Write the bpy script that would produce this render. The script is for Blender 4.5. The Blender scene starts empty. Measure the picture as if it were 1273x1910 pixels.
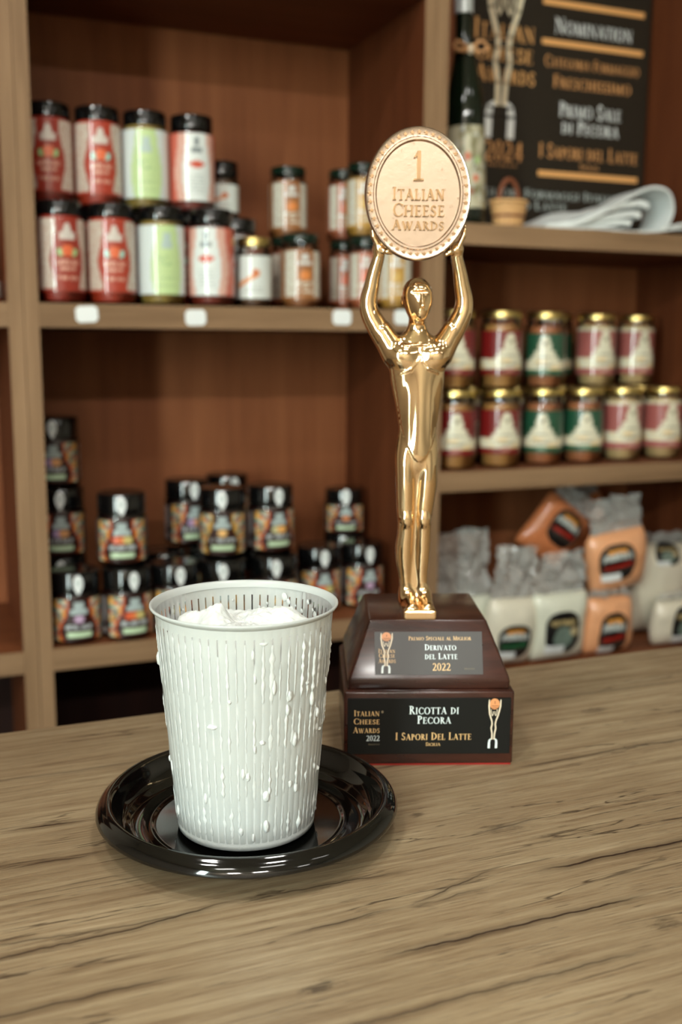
import bpy, bmesh, math, random
import numpy as np
from mathutils import Vector, Matrix, noise

R = math.radians
random.seed(7)
rng = np.random.default_rng(11)
S = bpy.context.scene
COL = S.collection

# ------------------------------------------------------------------ camera
F_PX, PITCH, ROLL, YAW = 1908.55, 0.16272, 0.00584, 0.38254
CT = 0.95                       # counter top height
CAM = Vector((0.0, 0.0, CT + 0.27706))
fw = Vector((math.sin(YAW), math.cos(YAW), 0)); rt = Vector((math.cos(YAW), -math.sin(YAW), 0)); up = Vector((0, 0, 1))
view = fw * math.cos(PITCH) - up * math.sin(PITCH)
dwn = -(up * math.cos(PITCH) + fw * math.sin(PITCH))
ax = rt * math.cos(ROLL) - dwn * math.sin(ROLL)
ad = rt * math.sin(ROLL) + dwn * math.cos(ROLL)
cam = bpy.data.cameras.new('camera')
cam.sensor_fit = 'VERTICAL'; cam.sensor_height = 36.0; cam.lens = F_PX / 1910 * 36.0
cam.clip_start = 0.02
cam.dof.use_dof = True; cam.dof.focus_distance = 0.57; cam.dof.aperture_fstop = 6.4
cam_o = bpy.data.objects.new('camera', cam); COL.objects.link(cam_o)
m = Matrix.Identity(4)
for i, v in enumerate((ax, -ad, -view)):
    for k in range(3): m[k][i] = v[k]
for k in range(3): m[k][3] = CAM[k]
cam_o.matrix_world = m
S.camera = cam_o

# ------------------------------------------------------------------ world, daylight, lamps, exposure
S.view_settings.view_transform = 'Standard'; S.view_settings.look = 'None'
S.view_settings.gamma = 1.0; S.view_settings.use_curve_mapping = False
S.view_settings.exposure = 0.08
try:
    S.cycles.use_denoising = True
    S.cycles.caustics_reflective = False; S.cycles.caustics_refractive = False
    S.cycles.max_bounces = 8; S.cycles.transparent_max_bounces = 16
    S.cycles.sample_clamp_indirect = 6.0
except Exception:
    pass
W = bpy.data.worlds.new('daylight'); S.world = W; W.use_nodes = True
bg = W.node_tree.nodes['Background']
bg.inputs['Color'].default_value = (0.84, 1.0, 0.95, 1); bg.inputs['Strength'].default_value = 54.0

def area(name, loc, aim, sx, sy, power, color=(1, 1, 1), portal=False):
    l = bpy.data.lights.new(name, 'AREA'); l.shape = 'RECTANGLE'; l.size = sx; l.size_y = sy
    l.energy = power; l.color = color
    o = bpy.data.objects.new(name, l); COL.objects.link(o); o.location = loc
    d = Vector(aim) - Vector(loc); o.rotation_euler = d.to_track_quat('-Z', 'Y').to_euler()
    if portal: l.cycles.is_portal = True
    return o

ROOM = dict(x0=-2.0, x1=3.3, y0=-3.6, y1=1.83, z1=2.9)
DOOR = (-1.66, -1.16, 0.03, 2.70)         # y0 y1 z0 z1 of the glazed street door in wall_left
area('portal', (ROOM['x0']-.05, (DOOR[0]+DOOR[1])/2, 1.36), (3, (DOOR[0]+DOOR[1])/2, 1.36), .52, 2.70, 1, portal=True)
LAMP = (1.0, 0.975, 0.925)
for lx, p in ((-1.5, 74), (-0.3, 56), (1.6, 8)): area('ceiling_lamp', (lx, -2.7, 2.84), (lx, -2.7, 0), .6, .22, p, LAMP)
for lx, p in ((-0.8, 7), (0.3, 5), (1.5, 1.5)): area('ceiling_lamp', (lx, -0.7, 2.84), (lx, -0.7, 0), .5, .18, p, LAMP)
for lx, p in ((-.55, 11), (.45, 9)): area('ceiling_lamp', (lx, .30, 2.84), (lx, .30, 0), .25, .12, p, LAMP)

# ------------------------------------------------------------------ materials
def lin(c):
    return tuple(((x/255/12.92) if x/255 <= .04045 else ((x/255+.055)/1.055)**2.4) for x in c)
def rgba(c): return (*lin(c), 1.0)

def mat(name, col, rough=.5, metal=0.0, spec=.5, coat=0.0, **kw):
    M = bpy.data.materials.new(name); M.use_nodes = True
    b = M.node_tree.nodes['Principled BSDF']
    b.inputs['Base Color'].default_value = rgba(col); b.inputs['Roughness'].default_value = rough
    b.inputs['Metallic'].default_value = metal; b.inputs['Specular IOR Level'].default_value = spec
    b.inputs['Coat Weight'].default_value = coat
    for k, v in kw.items(): b.inputs[k].default_value = v
    return M

class NT:
    def __init__(s, M):
        s.t = M.node_tree; s.n = s.t.nodes; s.l = s.t.links
        s.b = s.n.get('Principled BSDF')
    def new(s, t, **kw):
        n = s.n.new(t)
        for k, v in kw.items(): setattr(n, k, v)
        return n
    def link(s, a, b): s.l.new(a, b)
    def math(s, op, a, b=None, c=None):
        n = s.new('ShaderNodeMath', operation=op)
        for i, v in enumerate((a, b, c)):
            if v is None: continue
            if isinstance(v, (int, float)): n.inputs[i].default_value = v
            else: s.link(v, n.inputs[i])
        return n.outputs[0]
    def smooth(s, v, a, b, lo=0.0, hi=1.0):
        n = s.new('ShaderNodeMapRange', interpolation_type='SMOOTHSTEP')
        s.link(v, n.inputs['Value'])
        n.inputs['From Min'].default_value = a; n.inputs['From Max'].default_value = b
        n.inputs['To Min'].default_value = lo; n.inputs['To Max'].default_value = hi
        return n.outputs[0]
    def coord(s, scale=(1, 1, 1), rot=(0, 0, 0), what='Object'):
        c = s.new('ShaderNodeTexCoord'); mp = s.new('ShaderNodeMapping')
        mp.inputs['Scale'].default_value = scale; mp.inputs['Rotation'].default_value = rot
        s.link(c.outputs[what], mp.inputs['Vector']); return mp.outputs[0]
    def noise(s, vec, scale=1.0, detail=4, rough=.55, dist=0.0):
        n = s.new('ShaderNodeTexNoise'); n.inputs['Scale'].default_value = scale
        n.inputs['Detail'].default_value = detail; n.inputs['Roughness'].default_value = rough
        n.inputs['Distortion'].default_value = dist
        s.link(vec, n.inputs['Vector']); return n.outputs['Fac']
    def ramp(s, fac, stops):
        n = s.new('ShaderNodeValToRGB'); e = n.color_ramp.elements
        while len(e) < len(stops): e.new(.5)
        for x, (p, c) in zip(e, stops): x.position = p; x.color = rgba(c)
        s.link(fac, n.inputs[0]); return n.outputs[0]
    def mix(s, fac, a, b, blend='MIX'):
        n = s.new('ShaderNodeMix', data_type='RGBA', blend_type=blend)
        for sock, v in ((n.inputs[0], fac), (n.inputs[6], a), (n.inputs[7], b)):
            if isinstance(v, (int, float)): sock.default_value = v
            elif isinstance(v, tuple): sock.default_value = rgba(v)
            else: s.link(v, sock)
        return n.outputs[2]
    def bump(s, h, strength=.2, dist=.001):
        n = s.new('ShaderNodeBump'); n.inputs['Strength'].default_value = strength; n.inputs['Distance'].default_value = dist
        s.link(h, n.inputs['Height']); s.link(n.outputs[0], s.b.inputs['Normal'])

def veneer(name, scale, dark=(116, 89, 63), light=(154, 123, 92)):
    M = mat(name, light, .55, spec=.22); t = NT(M)
    v = t.coord(scale)
    g = t.noise(v, 1.0, 6, .62, .6)
    f = t.noise(t.coord(tuple(x*4 for x in scale)), 1.0, 3, .6)
    h = t.math('ADD', t.math('MULTIPLY', g, .75), t.math('MULTIPLY', f, .25))
    t.link(t.ramp(h, [(.3, dark), (.7, light)]), t.b.inputs['Base Color'])
    t.bump(h, .12, .0006)
    return M
M_VEN_V = veneer('veneer_upright', (26, 26, 1.6))
M_VEN_H = veneer('veneer_shelf', (1.6, 26, 26))
M_VEN_B = veneer('veneer_back', (15, 15, .9), (116, 64, 36), (158, 98, 62))
M_SHADEBACK = veneer('painted_shade_back', (15, 15, .9), (26, 13, 9), (46, 22, 14))  # back veneer darkened so the shade of the lower bays is in the colour
M_VEN_P = veneer('veneer_panel', (26, 26, 1.6), (84, 42, 22), (116, 64, 36))
M_VEN_S = veneer('veneer_board', (1.6, 26, 26), (92, 50, 28), (124, 72, 42))

def counter_wood():
    M = mat('oak_laminate', (140, 112, 76), .42, spec=.45); t = NT(M)
    c = t.new('ShaderNodeTexCoord').outputs['Object']
    sep = t.new('ShaderNodeSeparateXYZ'); t.link(c, sep.inputs[0]); X, Y = sep.outputs[0], sep.outputs[1]
    big = t.noise(t.coord((3.2, 9, 1)), 1, 3, .5)
    grain = t.noise(t.coord((7, 150, 1)), 1, 6, .65, .35)
    fine = t.noise(t.coord((26, 620, 1)), 1, 4, .7, .2)
    col = t.ramp(t.math('ADD', t.math('MULTIPLY', grain, .62), t.math('MULTIPLY', fine, .38)),
                 [(.31, (90, 70, 49)), (.43, (129, 108, 81)), (.55, (149, 130, 101)), (.69, (170, 152, 122))])
    col = t.mix(t.smooth(big, .38, .68, 0, .55), col, t.mix(.6, col, (98, 76, 52)))
    # long drying cracks printed in the boards
    wob = t.math('ADD', t.math('MULTIPLY', t.math('SUBTRACT', t.noise(t.coord((11, 3, 1)), 1, 4, .6), .5), .016),
                 t.math('MULTIPLY', t.math('SUBTRACT', t.noise(t.coord((70, 20, 1)), 1, 2, .6), .5), .0028))
    tot = None
    for (x0, y0, x1, y1, w, a) in CRACKS:
        sl = (y1-y0)/(x1-x0)
        d = t.math('ABSOLUTE', t.math('ADD', t.math('SUBTRACT', t.math('SUBTRACT', Y, y0), t.math('MULTIPLY', t.math('SUBTRACT', X, x0), sl)), wob))
        line = t.smooth(d, w*.30, w*.75, a, 0)
        win = t.math('MULTIPLY', t.smooth(X, x0-.01, x0+.025), t.smooth(X, x1-.03, x1+.01, 1, 0))
        v = t.math('MULTIPLY', line, win)
        halo = t.math('MULTIPLY', t.smooth(d, w*.8, w*3.6, a*.42, 0), win)
        v = t.math('MAXIMUM', v, halo)
        tot = v if tot is None else t.math('MAXIMUM', tot, v)
    # hairline checks everywhere: narrow bands of stretched noise
    hn = t.noise(t.coord((3.0, 46, 1)), 1, 5, .55, .25)
    hair = t.smooth(t.math('ABSOLUTE', t.math('SUBTRACT', hn, .5)), .0, .010, .85, 0)
    gate = t.smooth(t.noise(t.coord((7, 26, 2)), 1, 3, .6), .44, .58)
    hair = t.math('MULTIPLY', hair, gate)
    hn2 = t.noise(t.coord((10, 210, 1)), 1, 3, .6, .3)
    hair2 = t.math('MULTIPLY', t.smooth(hn2, .30, .40, .55, 0), t.smooth(t.noise(t.coord((6, 18, 5)), 1, 2, .5), .45, .6))
    pore = t.math('MULTIPLY', t.smooth(t.noise(t.coord((62, 1150, 1)), 1, 2, .5), .60, .70, 0, .55), t.smooth(t.noise(t.coord((5, 40, 3)), 1, 3, .6), .38, .62, .15, 1))
    marks = t.math('MAXIMUM', t.math('MAXIMUM', tot, hair), t.math('MAXIMUM', hair2, pore))
    # knots
    for (kx, ky, rx, ry, a) in KNOTS:
        dx = t.math('DIVIDE', t.math('SUBTRACT', X, kx), rx); dy = t.math('DIVIDE', t.math('SUBTRACT', Y, ky), ry)
        r = t.math('SQRT', t.math('ADD', t.math('MULTIPLY', dx, dx), t.math('MULTIPLY', dy, dy)))
        r = t.math('ADD', r, t.math('MULTIPLY', t.math('SUBTRACT', t.noise(t.coord((90, 260, 1)), 1, 3, .7), .5), 2.4))
        ring = t.math('MULTIPLY', t.smooth(r, .15, 1.0, a, 0), t.smooth(t.noise(t.coord((60, 420, 1)), 1, 3, .7), .34, .6, .35, 1))
        marks = t.math('MAXIMUM', marks, ring)
    col = t.mix(marks, col, (44, 28, 17))
    t.link(col, t.b.inputs['Base Color'])
    h = t.math('SUBTRACT', t.math('ADD', t.math('MULTIPLY', grain, .5), t.math('MULTIPLY', fine, .5)), t.math('MULTIPLY', marks, .9))
    t.bump(h, .35, .0007)
    t.link(t.smooth(grain, .3, .7, .50, .36), t.b.inputs['Roughness'])
    return M
CRACKS = [(.0244, .5815, .0793, .5805, .0016, 1), (.0216, .5377, .0800, .5390, .0013, .9), (.0, .4665, .126, .458, .0010, .7),
          (.0, .4535, .1324, .4609, .0013, .9), (.1324, .4609, .2250, .4568, .0010, .8), (.1419, .4217, .2083, .4259, .0010, .8),
          (.2083, .4259, .2718, .4422, .0011, .85), (.1805, .3905, .3303, .3915, .0014, 1), (.2871, .432, .46, .4295, .0017, 1),
          (-.1, .4115, .0934, .4128, .0011, .8), (.3479, .5534, .60, .5518, .0012, .8), (.2743, .479, .3264, .4877, .0012, .8),
          (.2133, .424, .2614, .4273, .0011, .7), (-.2, .66, .13, .652, .0015, .5), (.42, .66, .9, .655, .0012, .6), (.05, .35, .30, .352, .0012, .7)]
KNOTS = [(.1468, .4618, .012, .0048, .95), (.257, .5146, .007, .004, .75), (.2951, .4815, .019, .008, .6), (.1453, .3809, .013, .006, .75),
         (.3196, .366, .012, .007, .7), (.4629, .6248, .017, .008, .7), (.2194, .4242, .012, .004, .6)]
M_COUNTER = counter_wood()

M_WALL = mat('cream_plaster', (172, 162, 146), .9)
M_CEIL = mat('white_ceiling', (232, 224, 208), .9)
M_FLOOR = mat('dark_stone_floor', (74, 64, 55), .6)
M_BLACK = mat('black_lid', (10, 10, 10), .10, spec=.6)
M_GREENLID = mat('dark_green_lid', (12, 32, 22), .12)
M_GOLDLID = mat('gold_tin_lid', (214, 190, 120), .28, metal=1.0)
M_PAPER = mat('white_paper', (226, 230, 228), .7)
M_TAG = mat('white_tag', (232, 236, 234), .5)

def glass_mat(name, tint=(255, 255, 255), white=0.0, rough=.04):
    M = bpy.data.materials.new(name); M.use_nodes = True; t = NT(M); n = t.n; n.remove(t.b)
    tr = t.new('ShaderNodeBsdfTransparent'); tr.inputs[0].default_value = rgba(tint)
    gl = t.new('ShaderNodeBsdfGlossy'); gl.inputs['Roughness'].default_value = rough
    fr = t.new('ShaderNodeFresnel'); fr.inputs[0].default_value = 1.5
    mx = t.new('ShaderNodeMixShader'); t.link(fr.outputs[0], mx.inputs[0]); t.link(tr.outputs[0], mx.inputs[1]); t.link(gl.outputs[0], mx.inputs[2])
    out = n['Material Output']; last = mx.outputs[0]
    if white:
        df = t.new('ShaderNodeBsdfDiffuse'); df.inputs[0].default_value = (.95, .96, .90, 1)
        m2 = t.new('ShaderNodeMixShader'); m2.inputs[0].default_value = white
        t.link(last, m2.inputs[1]); t.link(df.outputs[0], m2.inputs[2]); last = m2.outputs[0]
    t.link(last, out.inputs[0]); return M
M_GLASS = glass_mat('clear_glass')
M_FILM = glass_mat('clear_film', white=.33, rough=.12)

def vcol_mat(name, rough=.45, spec=.4):
    M = mat(name, (255, 255, 255), rough, spec=spec, coat=1.0); t = NT(M); t.b.inputs['Coat Roughness'].default_value = .07
    a = t.new('ShaderNodeVertexColor'); a.layer_name = 'Col'
    t.link(a.outputs[0], t.b.inputs['Base Color']); return M
M_PRINT = vcol_mat('printed_label')

# ------------------------------------------------------------------ helpers
def link(o, parent=None):
    COL.objects.link(o)
    if parent is not None: o.parent = parent
    return o
def obj(name, me, material=None, parent=None):
    if material is not None and not me.materials: me.materials.append(material)
    return link(bpy.data.objects.new(name, me), parent)
def thing(name, label, cat, loc=(0, 0, 0), rz=0.0, group=None):
    o = bpy.data.objects.new(name, None); o.empty_display_size = .02
    COL.objects.link(o); o.location = loc; o.rotation_euler = (0, 0, rz)
    o['label'] = label; o['category'] = cat
    if group: o['group'] = group
    return o
def mesh(name, vs, fs, smooth=False):
    me = bpy.data.meshes.new(name); me.from_pydata([tuple(map(float, v)) for v in vs], [], fs); me.update()
    if smooth: me.polygons.foreach_set('use_smooth', [True]*len(me.polygons))
    return me
def bm_mesh(name, bm, smooth=False, sharp=None):
    bmesh.ops.recalc_face_normals(bm, faces=bm.faces)
    me = bpy.data.meshes.new(name); bm.to_mesh(me); bm.free()
    if smooth:
        me.polygons.foreach_set('use_smooth', [True]*len(me.polygons))
        if sharp: me.set_sharp_from_angle(angle=R(sharp))
    return me
def box_bm(bm, x0, x1, y0, y1, z0, z1, bev=0.0, seg=2):
    r = bmesh.ops.create_cube(bm, size=1.0)
    for v in r['verts']:
        v.co = Vector(((x0+x1)/2+v.co.x*(x1-x0), (y0+y1)/2+v.co.y*(y1-y0), (z0+z1)/2+v.co.z*(z1-z0)))
    if bev:
        es = list({e for v in r['verts'] for e in v.link_edges})
        bmesh.ops.bevel(bm, geom=es, offset=bev, segments=seg, affect='EDGES', profile=.5)
def box(name, x0, x1, y0, y1, z0, z1, material, parent=None, bev=0.0, seg=2):
    bm = bmesh.new(); box_bm(bm, x0, x1, y0, y1, z0, z1, bev, seg)
    return obj(name, bm_mesh(name, bm, bool(bev), 40), material, parent)
def lathe(name, prof, n=40, close=False, sharp=35):
    vs, fs = [], []
    k = len(prof)
    for i in range(n):
        a = 2*math.pi*i/n
        for r, z in prof: vs.append((r*math.cos(a), r*math.sin(a), z))
    kk = k if close else k-1
    for i in range(n):
        j = (i+1) % n
        for q in range(kk):
            q2 = (q+1) % k
            fs.append((i*k+q, j*k+q, j*k+q2, i*k+q2))
    bm = bmesh.new(); me0 = mesh('tmp', vs, fs); bm.from_mesh(me0); bpy.data.meshes.remove(me0)
    bmesh.ops.remove_doubles(bm, verts=bm.verts, dist=1e-6)
    return bm_mesh(name, bm, True, sharp)
def tube(name, pts, rad, seg=8, closed=False):
    pts = [Vector(p) for p in pts]; n = len(pts); vs, fs = [], []
    rads = rad if isinstance(rad, (list, tuple)) else [rad]*n
    nrm = None
    for i, p in enumerate(pts):
        a = pts[(i-1) % n] if (closed or i > 0) else p; b = pts[(i+1) % n] if (closed or i < n-1) else p
        t = (b-a).normalized()
        if nrm is None: nrm = t.orthogonal().normalized()
        nrm = (nrm - t*nrm.dot(t)).normalized(); bi = t.cross(nrm)
        for k in range(seg):
            an = 2*math.pi*k/seg
            vs.append(p + (nrm*math.cos(an)+bi*math.sin(an))*rads[i])
    for i in range(n if closed else n-1):
        j = (i+1) % n
        for k in range(seg):
            fs.append((i*seg+k, i*seg+(k+1) % seg, j*seg+(k+1) % seg, j*seg+k))
    if not closed:
        fs.append(tuple(range(seg))[::-1]); fs.append(tuple(range((n-1)*seg, n*seg)))
    bm = bmesh.new(); me0 = mesh('tmp', vs, fs); bm.from_mesh(me0); bpy.data.meshes.remove(me0)
    return bm_mesh(name, bm, True, 60)
def set_cols(me, cols):
    a = me.color_attributes.new('Col', 'FLOAT_COLOR', 'POINT')
    buf = np.ones((len(cols), 4), np.float32); buf[:, :3] = cols
    a.data.foreach_set('color', buf.ravel())

# ------------------------------------------------------------------ lettering: Roman capitals from strokes
T_, t_ = .15, .06
def quad(x0, y0, x1, y1, w0, w1=None):
    w1 = w0 if w1 is None else w1
    return [(x0-w0/2, y0), (x0+w0/2, y0), (x1+w1/2, y1), (x1-w1/2, y1)]
def hbar(x0, x1, y, h=t_): return [(x0, y), (x1, y), (x1, y+h), (x0, y+h)]
def ser(x, y, w=.30, h=.045): return [(x-w/2, y), (x+w/2, y), (x+w/2, y+h), (x-w/2, y+h)]
def stem(x, w=T_, y0=0.0, y1=1.0, s0=True, s1=True):
    r = [quad(x, y0, x, y1, w)]
    if s0: r.append(ser(x, y0))
    if s1: r.append(ser(x, y1-.045))
    return r
def arc(cx, cy, rx, ry, a0, a1, w=T_, h=t_, n=14):
    out = []
    for i in range(n):
        A, B = R(a0+(a1-a0)*i/n), R(a0+(a1-a0)*(i+1)/n)
        out.append([(cx+rx*math.cos(A), cy+ry*math.sin(A)), (cx+rx*math.cos(B), cy+ry*math.sin(B)),
                    (cx+(rx-w)*math.cos(B), cy+(ry-h)*math.sin(B)), (cx+(rx-w)*math.cos(A), cy+(ry-h)*math.sin(A))])
    return out
def glyph(c):
    if c == ' ': return .34, []
    if c == 'I': return .36, stem(.18)
    if c == 'H': return .84, stem(.17)+stem(.67)+[hbar(.17, .67, .48)]
    if c == 'L': return .60, stem(.17)+[hbar(.17, .57, 0), quad(.54, 0, .56, .24, .05)]
    if c == 'E': return .60, stem(.17)+[hbar(.17, .55, 0), hbar(.17, .53, .94), hbar(.17, .46, .49), quad(.53, 0, .56, .2, .05), quad(.53, .82, .51, 1, .05), quad(.45, .42, .45, .62, .04)]
    if c == 'F': return .56, stem(.17)+[hbar(.17, .53, .94), hbar(.17, .45, .49), quad(.53, .82, .51, 1, .05), quad(.44, .42, .44, .62, .04)]
    if c == 'T': return .68, stem(.34, s1=False)+[hbar(.03, .65, .94), quad(.05, .8, .04, 1, .05), quad(.63, .8, .64, 1, .05)]
    if c == 'D': return .80, stem(.17)+arc(.17, .5, .58, .5, -90, 90)
    if c == 'P': return .58, stem(.17)+arc(.19, .735, .36, .265, -90, 90)
    if c == 'R': return .68, stem(.17)+arc(.19, .745, .34, .255, -90, 90)+[quad(.62, 0, .30, .52, .17), ser(.60, 0, .2)]
    if c == 'C': return .76, arc(.45, .5, .41, .52, 42, 318)+[quad(.73, .72, .73, .94, .05), quad(.73, .08, .75, .28, .04)]
    if c == 'G': return .84, arc(.45, .5, .41, .52, 42, 318)+stem(.71, T_, .06, .44, False, True)+[quad(.73, .72, .73, .94, .05)]
    if c == 'O': return .90, arc(.45, .5, .42, .52, 0, 360, n=22)
    if c == 'S': return .56, arc(.29, .745, .22, .265, 25, 270, .12, .11)+arc(.27, .265, .24, .275, -155, 90, .12, .11)+[quad(.48, .76, .48, .93, .04), quad(.05, .06, .05, .25, .04)]
    if c == 'A': return .80, [quad(.10, 0, .40, 1.02, t_), quad(.68, 0, .38, 1.02, T_+.02), hbar(.2, .58, .32), ser(.10, 0, .24), ser(.68, 0, .28)]
    if c == 'V': return .78, [quad(.39, -.02, .10, 1, T_), quad(.39, -.02, .68, 1, t_), ser(.10, .955, .28), ser(.68, .955, .24)]
    if c == 'W': return 1.12, [quad(.36, -.02, .11, 1, T_), quad(.36, -.02, .56, 1, t_), quad(.76, -.02, .55, 1, T_), quad(.76, -.02, 1.0, 1, t_), ser(.11, .955, .26), ser(1.0, .955, .22)]
    if c == 'M': return 1.0, [quad(.14, 0, .18, 1, t_), quad(.49, .0, .20, 1, T_), quad(.49, 0, .80, 1, t_), quad(.85, 0, .81, 1, T_), ser(.14, 0, .24), ser(.85, 0, .28), ser(.14, .955, .2), ser(.84, .955, .2)]
    if c == 'N': return .88, [quad(.16, 0, .16, 1, t_), quad(.72, 0, .18, 1, T_), quad(.72, 0, .72, 1, t_), ser(.16, 0, .24), ser(.12, .955, .22), ser(.72, .955, .24)]
    if c == 'B': return .64, stem(.17)+arc(.19, .76, .32, .24, -90, 90)+arc(.19, .27, .38, .27, -90, 90)
    if c == 'U': return .82, [quad(.17, .3, .17, 1, T_), quad(.66, .3, .66, 1, t_), ser(.17, .955), ser(.66, .955, .24)]+arc(.41, .34, .31, .36, 180, 360)
    if c == 'Z': return .66, [quad(.12, 0, .56, 1, T_), hbar(.06, .62, 0), hbar(.06, .6, .94)]
    if c == '0': return .62, arc(.31, .5, .28, .52, 0, 360, .13, .06, 18)
    if c == '1': return .46, stem(.25, s1=False)+[quad(.1, .82, .25, 1, .06)]
    if c == '2': return .60, arc(.28, .72, .25, .29, 160, -40, .13, .06)+[quad(.09, .03, .43, .56, .14), hbar(.04, .56, 0, .10), quad(.54, 0, .57, .2, .05)]
    if c == '4': return .64, [quad(.44, 0, .44, 1, T_), quad(.05, .28, .42, 1, .07), hbar(.03, .62, .24, .075)]
    if c == '.': return .26, arc(.13, .08, .08, .08, 0, 360, .08, .08, 8)
    return .5, stem(.2)
def text_polys(s, x0, x1, y, cap, small=.8):
    """polygons of one line between x0 and x1 on baseline y; lower case = small capitals"""
    ps, pen = [], 0.0
    for c in s:
        k = small if c.islower() else 1.0
        w, g = glyph(c.upper())
        for p in g: ps.append([(pen+a*k, b*k) for a, b in p])
        pen += w*k*1.0+.05
    pen -= .05
    sx = (x1-x0)/pen
    return [[(x0+a*sx, y+b*cap) for a, b in p] for p in ps]
def flat(name, polys, frame, material, parent, lift=.00015):
    """frame(u, v) -> (origin point, outward normal); polygons laid on that surface"""
    vs, fs = [], []
    for p in polys:
        i = len(vs)
        for (a, b) in p:
            q, n = frame(a, b); vs.append(q+n*lift)
        fs.append(tuple(range(i, i+len(p))))
    return obj(name, mesh(name, vs, fs), material, parent)
def poly_stroke(pts, w):
    out = []
    for i in range(len(pts)-1):
        (x0, y0), (x1, y1) = pts[i], pts[i+1]
        w0 = w[i] if isinstance(w, list) else w; w1 = w[i+1] if isinstance(w, list) else w
        d = Vector((x1-x0, y1-y0)); d.normalize(); nx, ny = -d.y, d.x
        e0, e1 = d*(w0*.18), d*(w1*.18)
        out.append([(x0-e0.x+nx*w0/2, y0-e0.y+ny*w0/2), (x0-e0.x-nx*w0/2, y0-e0.y-ny*w0/2), (x1+e1.x-nx*w1/2, y1+e1.y-ny*w1/2), (x1+e1.x+nx*w1/2, y1+e1.y+ny*w1/2)])
    return out
def disc_poly(cx, cy, rx, ry, n=24): return [[(cx+rx*math.cos(2*math.pi*i/n), cy+ry*math.sin(2*math.pi*i/n)) for i in range(n)]]
def emblem(x, y, w, h):
    """the award's own mark: a figure holding a disc. returns pale, white, orange, dark polygon lists"""
    def P(a, b): return (x+(a-790)/180*w, y+(965-b)/665*h)
    k = w/180
    L = [(806, 318), (803, 400), (814, 505), (846, 600), (850, 640), (838, 690), (852, 760), (852, 838)]
    Rr = [(958, 318), (955, 400), (930, 510), (898, 600), (892, 640), (900, 690), (886, 760), (880, 838)]
    pale = poly_stroke([P(*p) for p in L], [13*k, 20*k]+[19*k]*6)+poly_stroke([P(*p) for p in Rr], [13*k, 20*k]+[19*k]*6)
    for sgn in (-1, 1):
        c = 872
        pale += poly_stroke([P(c+sgn*40, 445), P(c+sgn*36, 500), P(c+sgn*24, 528), P(c+sgn*12, 505), P(c+sgn*10, 470)], 9*k)
    white = poly_stroke([P(838, 832), P(822, 848), P(816, 880), P(814, 950)], [14*k, 26*k, 30*k, 30*k])+poly_stroke([P(894, 832), P(908, 848), P(912, 880), P(910, 950)], [14*k, 26*k, 30*k, 30*k])
    org = disc_poly(P(877, 372)[0], P(877, 372)[1], 66*k, 72/665*h)
    dark = poly_stroke([P(880, 335), P(880, 370)], 8*k)+poly_stroke([P(835, 398), P(925, 398)], 7*k)+poly_stroke([P(842, 424), P(918, 424)], 7*k)
    return pale, white, org, dark

M_INKGOLD = mat('gold_ink', (226, 186, 128), .4)
M_INKWHITE = mat('white_ink', (226, 238, 236), .4)
M_INKPALE = mat('pale_ink', (222, 208, 182), .4)
M_INKORANGE = mat('orange_ink', (214, 146, 96), .4)
M_INKDARK = mat('brown_ink', (96, 50, 26), .5)
M_INKBRONZE = mat('bronze_ink', (238, 176, 108), .5)
M_INKFAINT = mat('faint_ink', (120, 108, 84), .5)

# ------------------------------------------------------------------ the room
def structure(o):
    o['kind'] = 'structure'; return o
rx0, rx1, ry0, ry1, rz = ROOM['x0'], ROOM['x1'], ROOM['y0'], ROOM['y1'], ROOM['z1']
structure(box('floor', rx0-.1, rx1+.1, ry0-.1, ry1+.1, -.1, 0, M_FLOOR))
structure(box('ceiling', rx0-.1, rx1+.1, ry0-.1, ry1+.1, rz, rz+.1, M_CEIL))
structure(box('wall_back', rx0-.1, rx1+.1, ry1, ry1+.1, 0, rz, M_WALL))
structure(box('wall_right', rx1, rx1+.1, ry0, ry1, 0, rz, M_WALL))
structure(box('wall_front', rx0-.1, rx1+.1, ry0-.1, ry0, 0, rz, M_WALL))
bm = bmesh.new()
for (a, b, c, d) in ((ry0, DOOR[0], 0, rz), (DOOR[1], ry1, 0, rz), (DOOR[0], DOOR[1], DOOR[3], rz), (DOOR[0], DOOR[1], 0, DOOR[2])):
    box_bm(bm, rx0-.1, rx0, a, b, c, d)
structure(obj('wall_left', bm_mesh('wall_left', bm), M_WALL))
M_FRAME = mat('dark_window_frame', (48, 40, 34), .5)
bm = bmesh.new()
for y in (DOOR[0]+.02, DOOR[1]-.02): box_bm(bm, rx0-.07, rx0-.02, y-.02, y+.02, DOOR[2], DOOR[3])
for z in (DOOR[2]+.03, DOOR[3]-.03): box_bm(bm, rx0-.07, rx0-.02, DOOR[0], DOOR[1], z-.03, z+.03)
structure(obj('door_1', bm_mesh('door_1', bm), M_FRAME))
structure(box('ground', -14, rx0-.15, -9, 7, -.12, -.02, mat('street_paving', (120, 120, 112), .9)))

# ------------------------------------------------------------------ shop counter
counter = thing('shop_counter', 'long counter with a weathered oak top that fills the front of the shop', 'counter', (0, 0, 0))
box('worktop', -.35, 2.6, -.35, .7414, CT-.04, CT, M_COUNTER, counter, .003)
box('cabinet_body', -.33, 2.58, -.25, .70, .08, CT-.0405, M_VEN_V, counter)
box('kick_board', -.31, 2.56, -.20, .66, 0.0, .0795, M_FRAME, counter)

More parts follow.
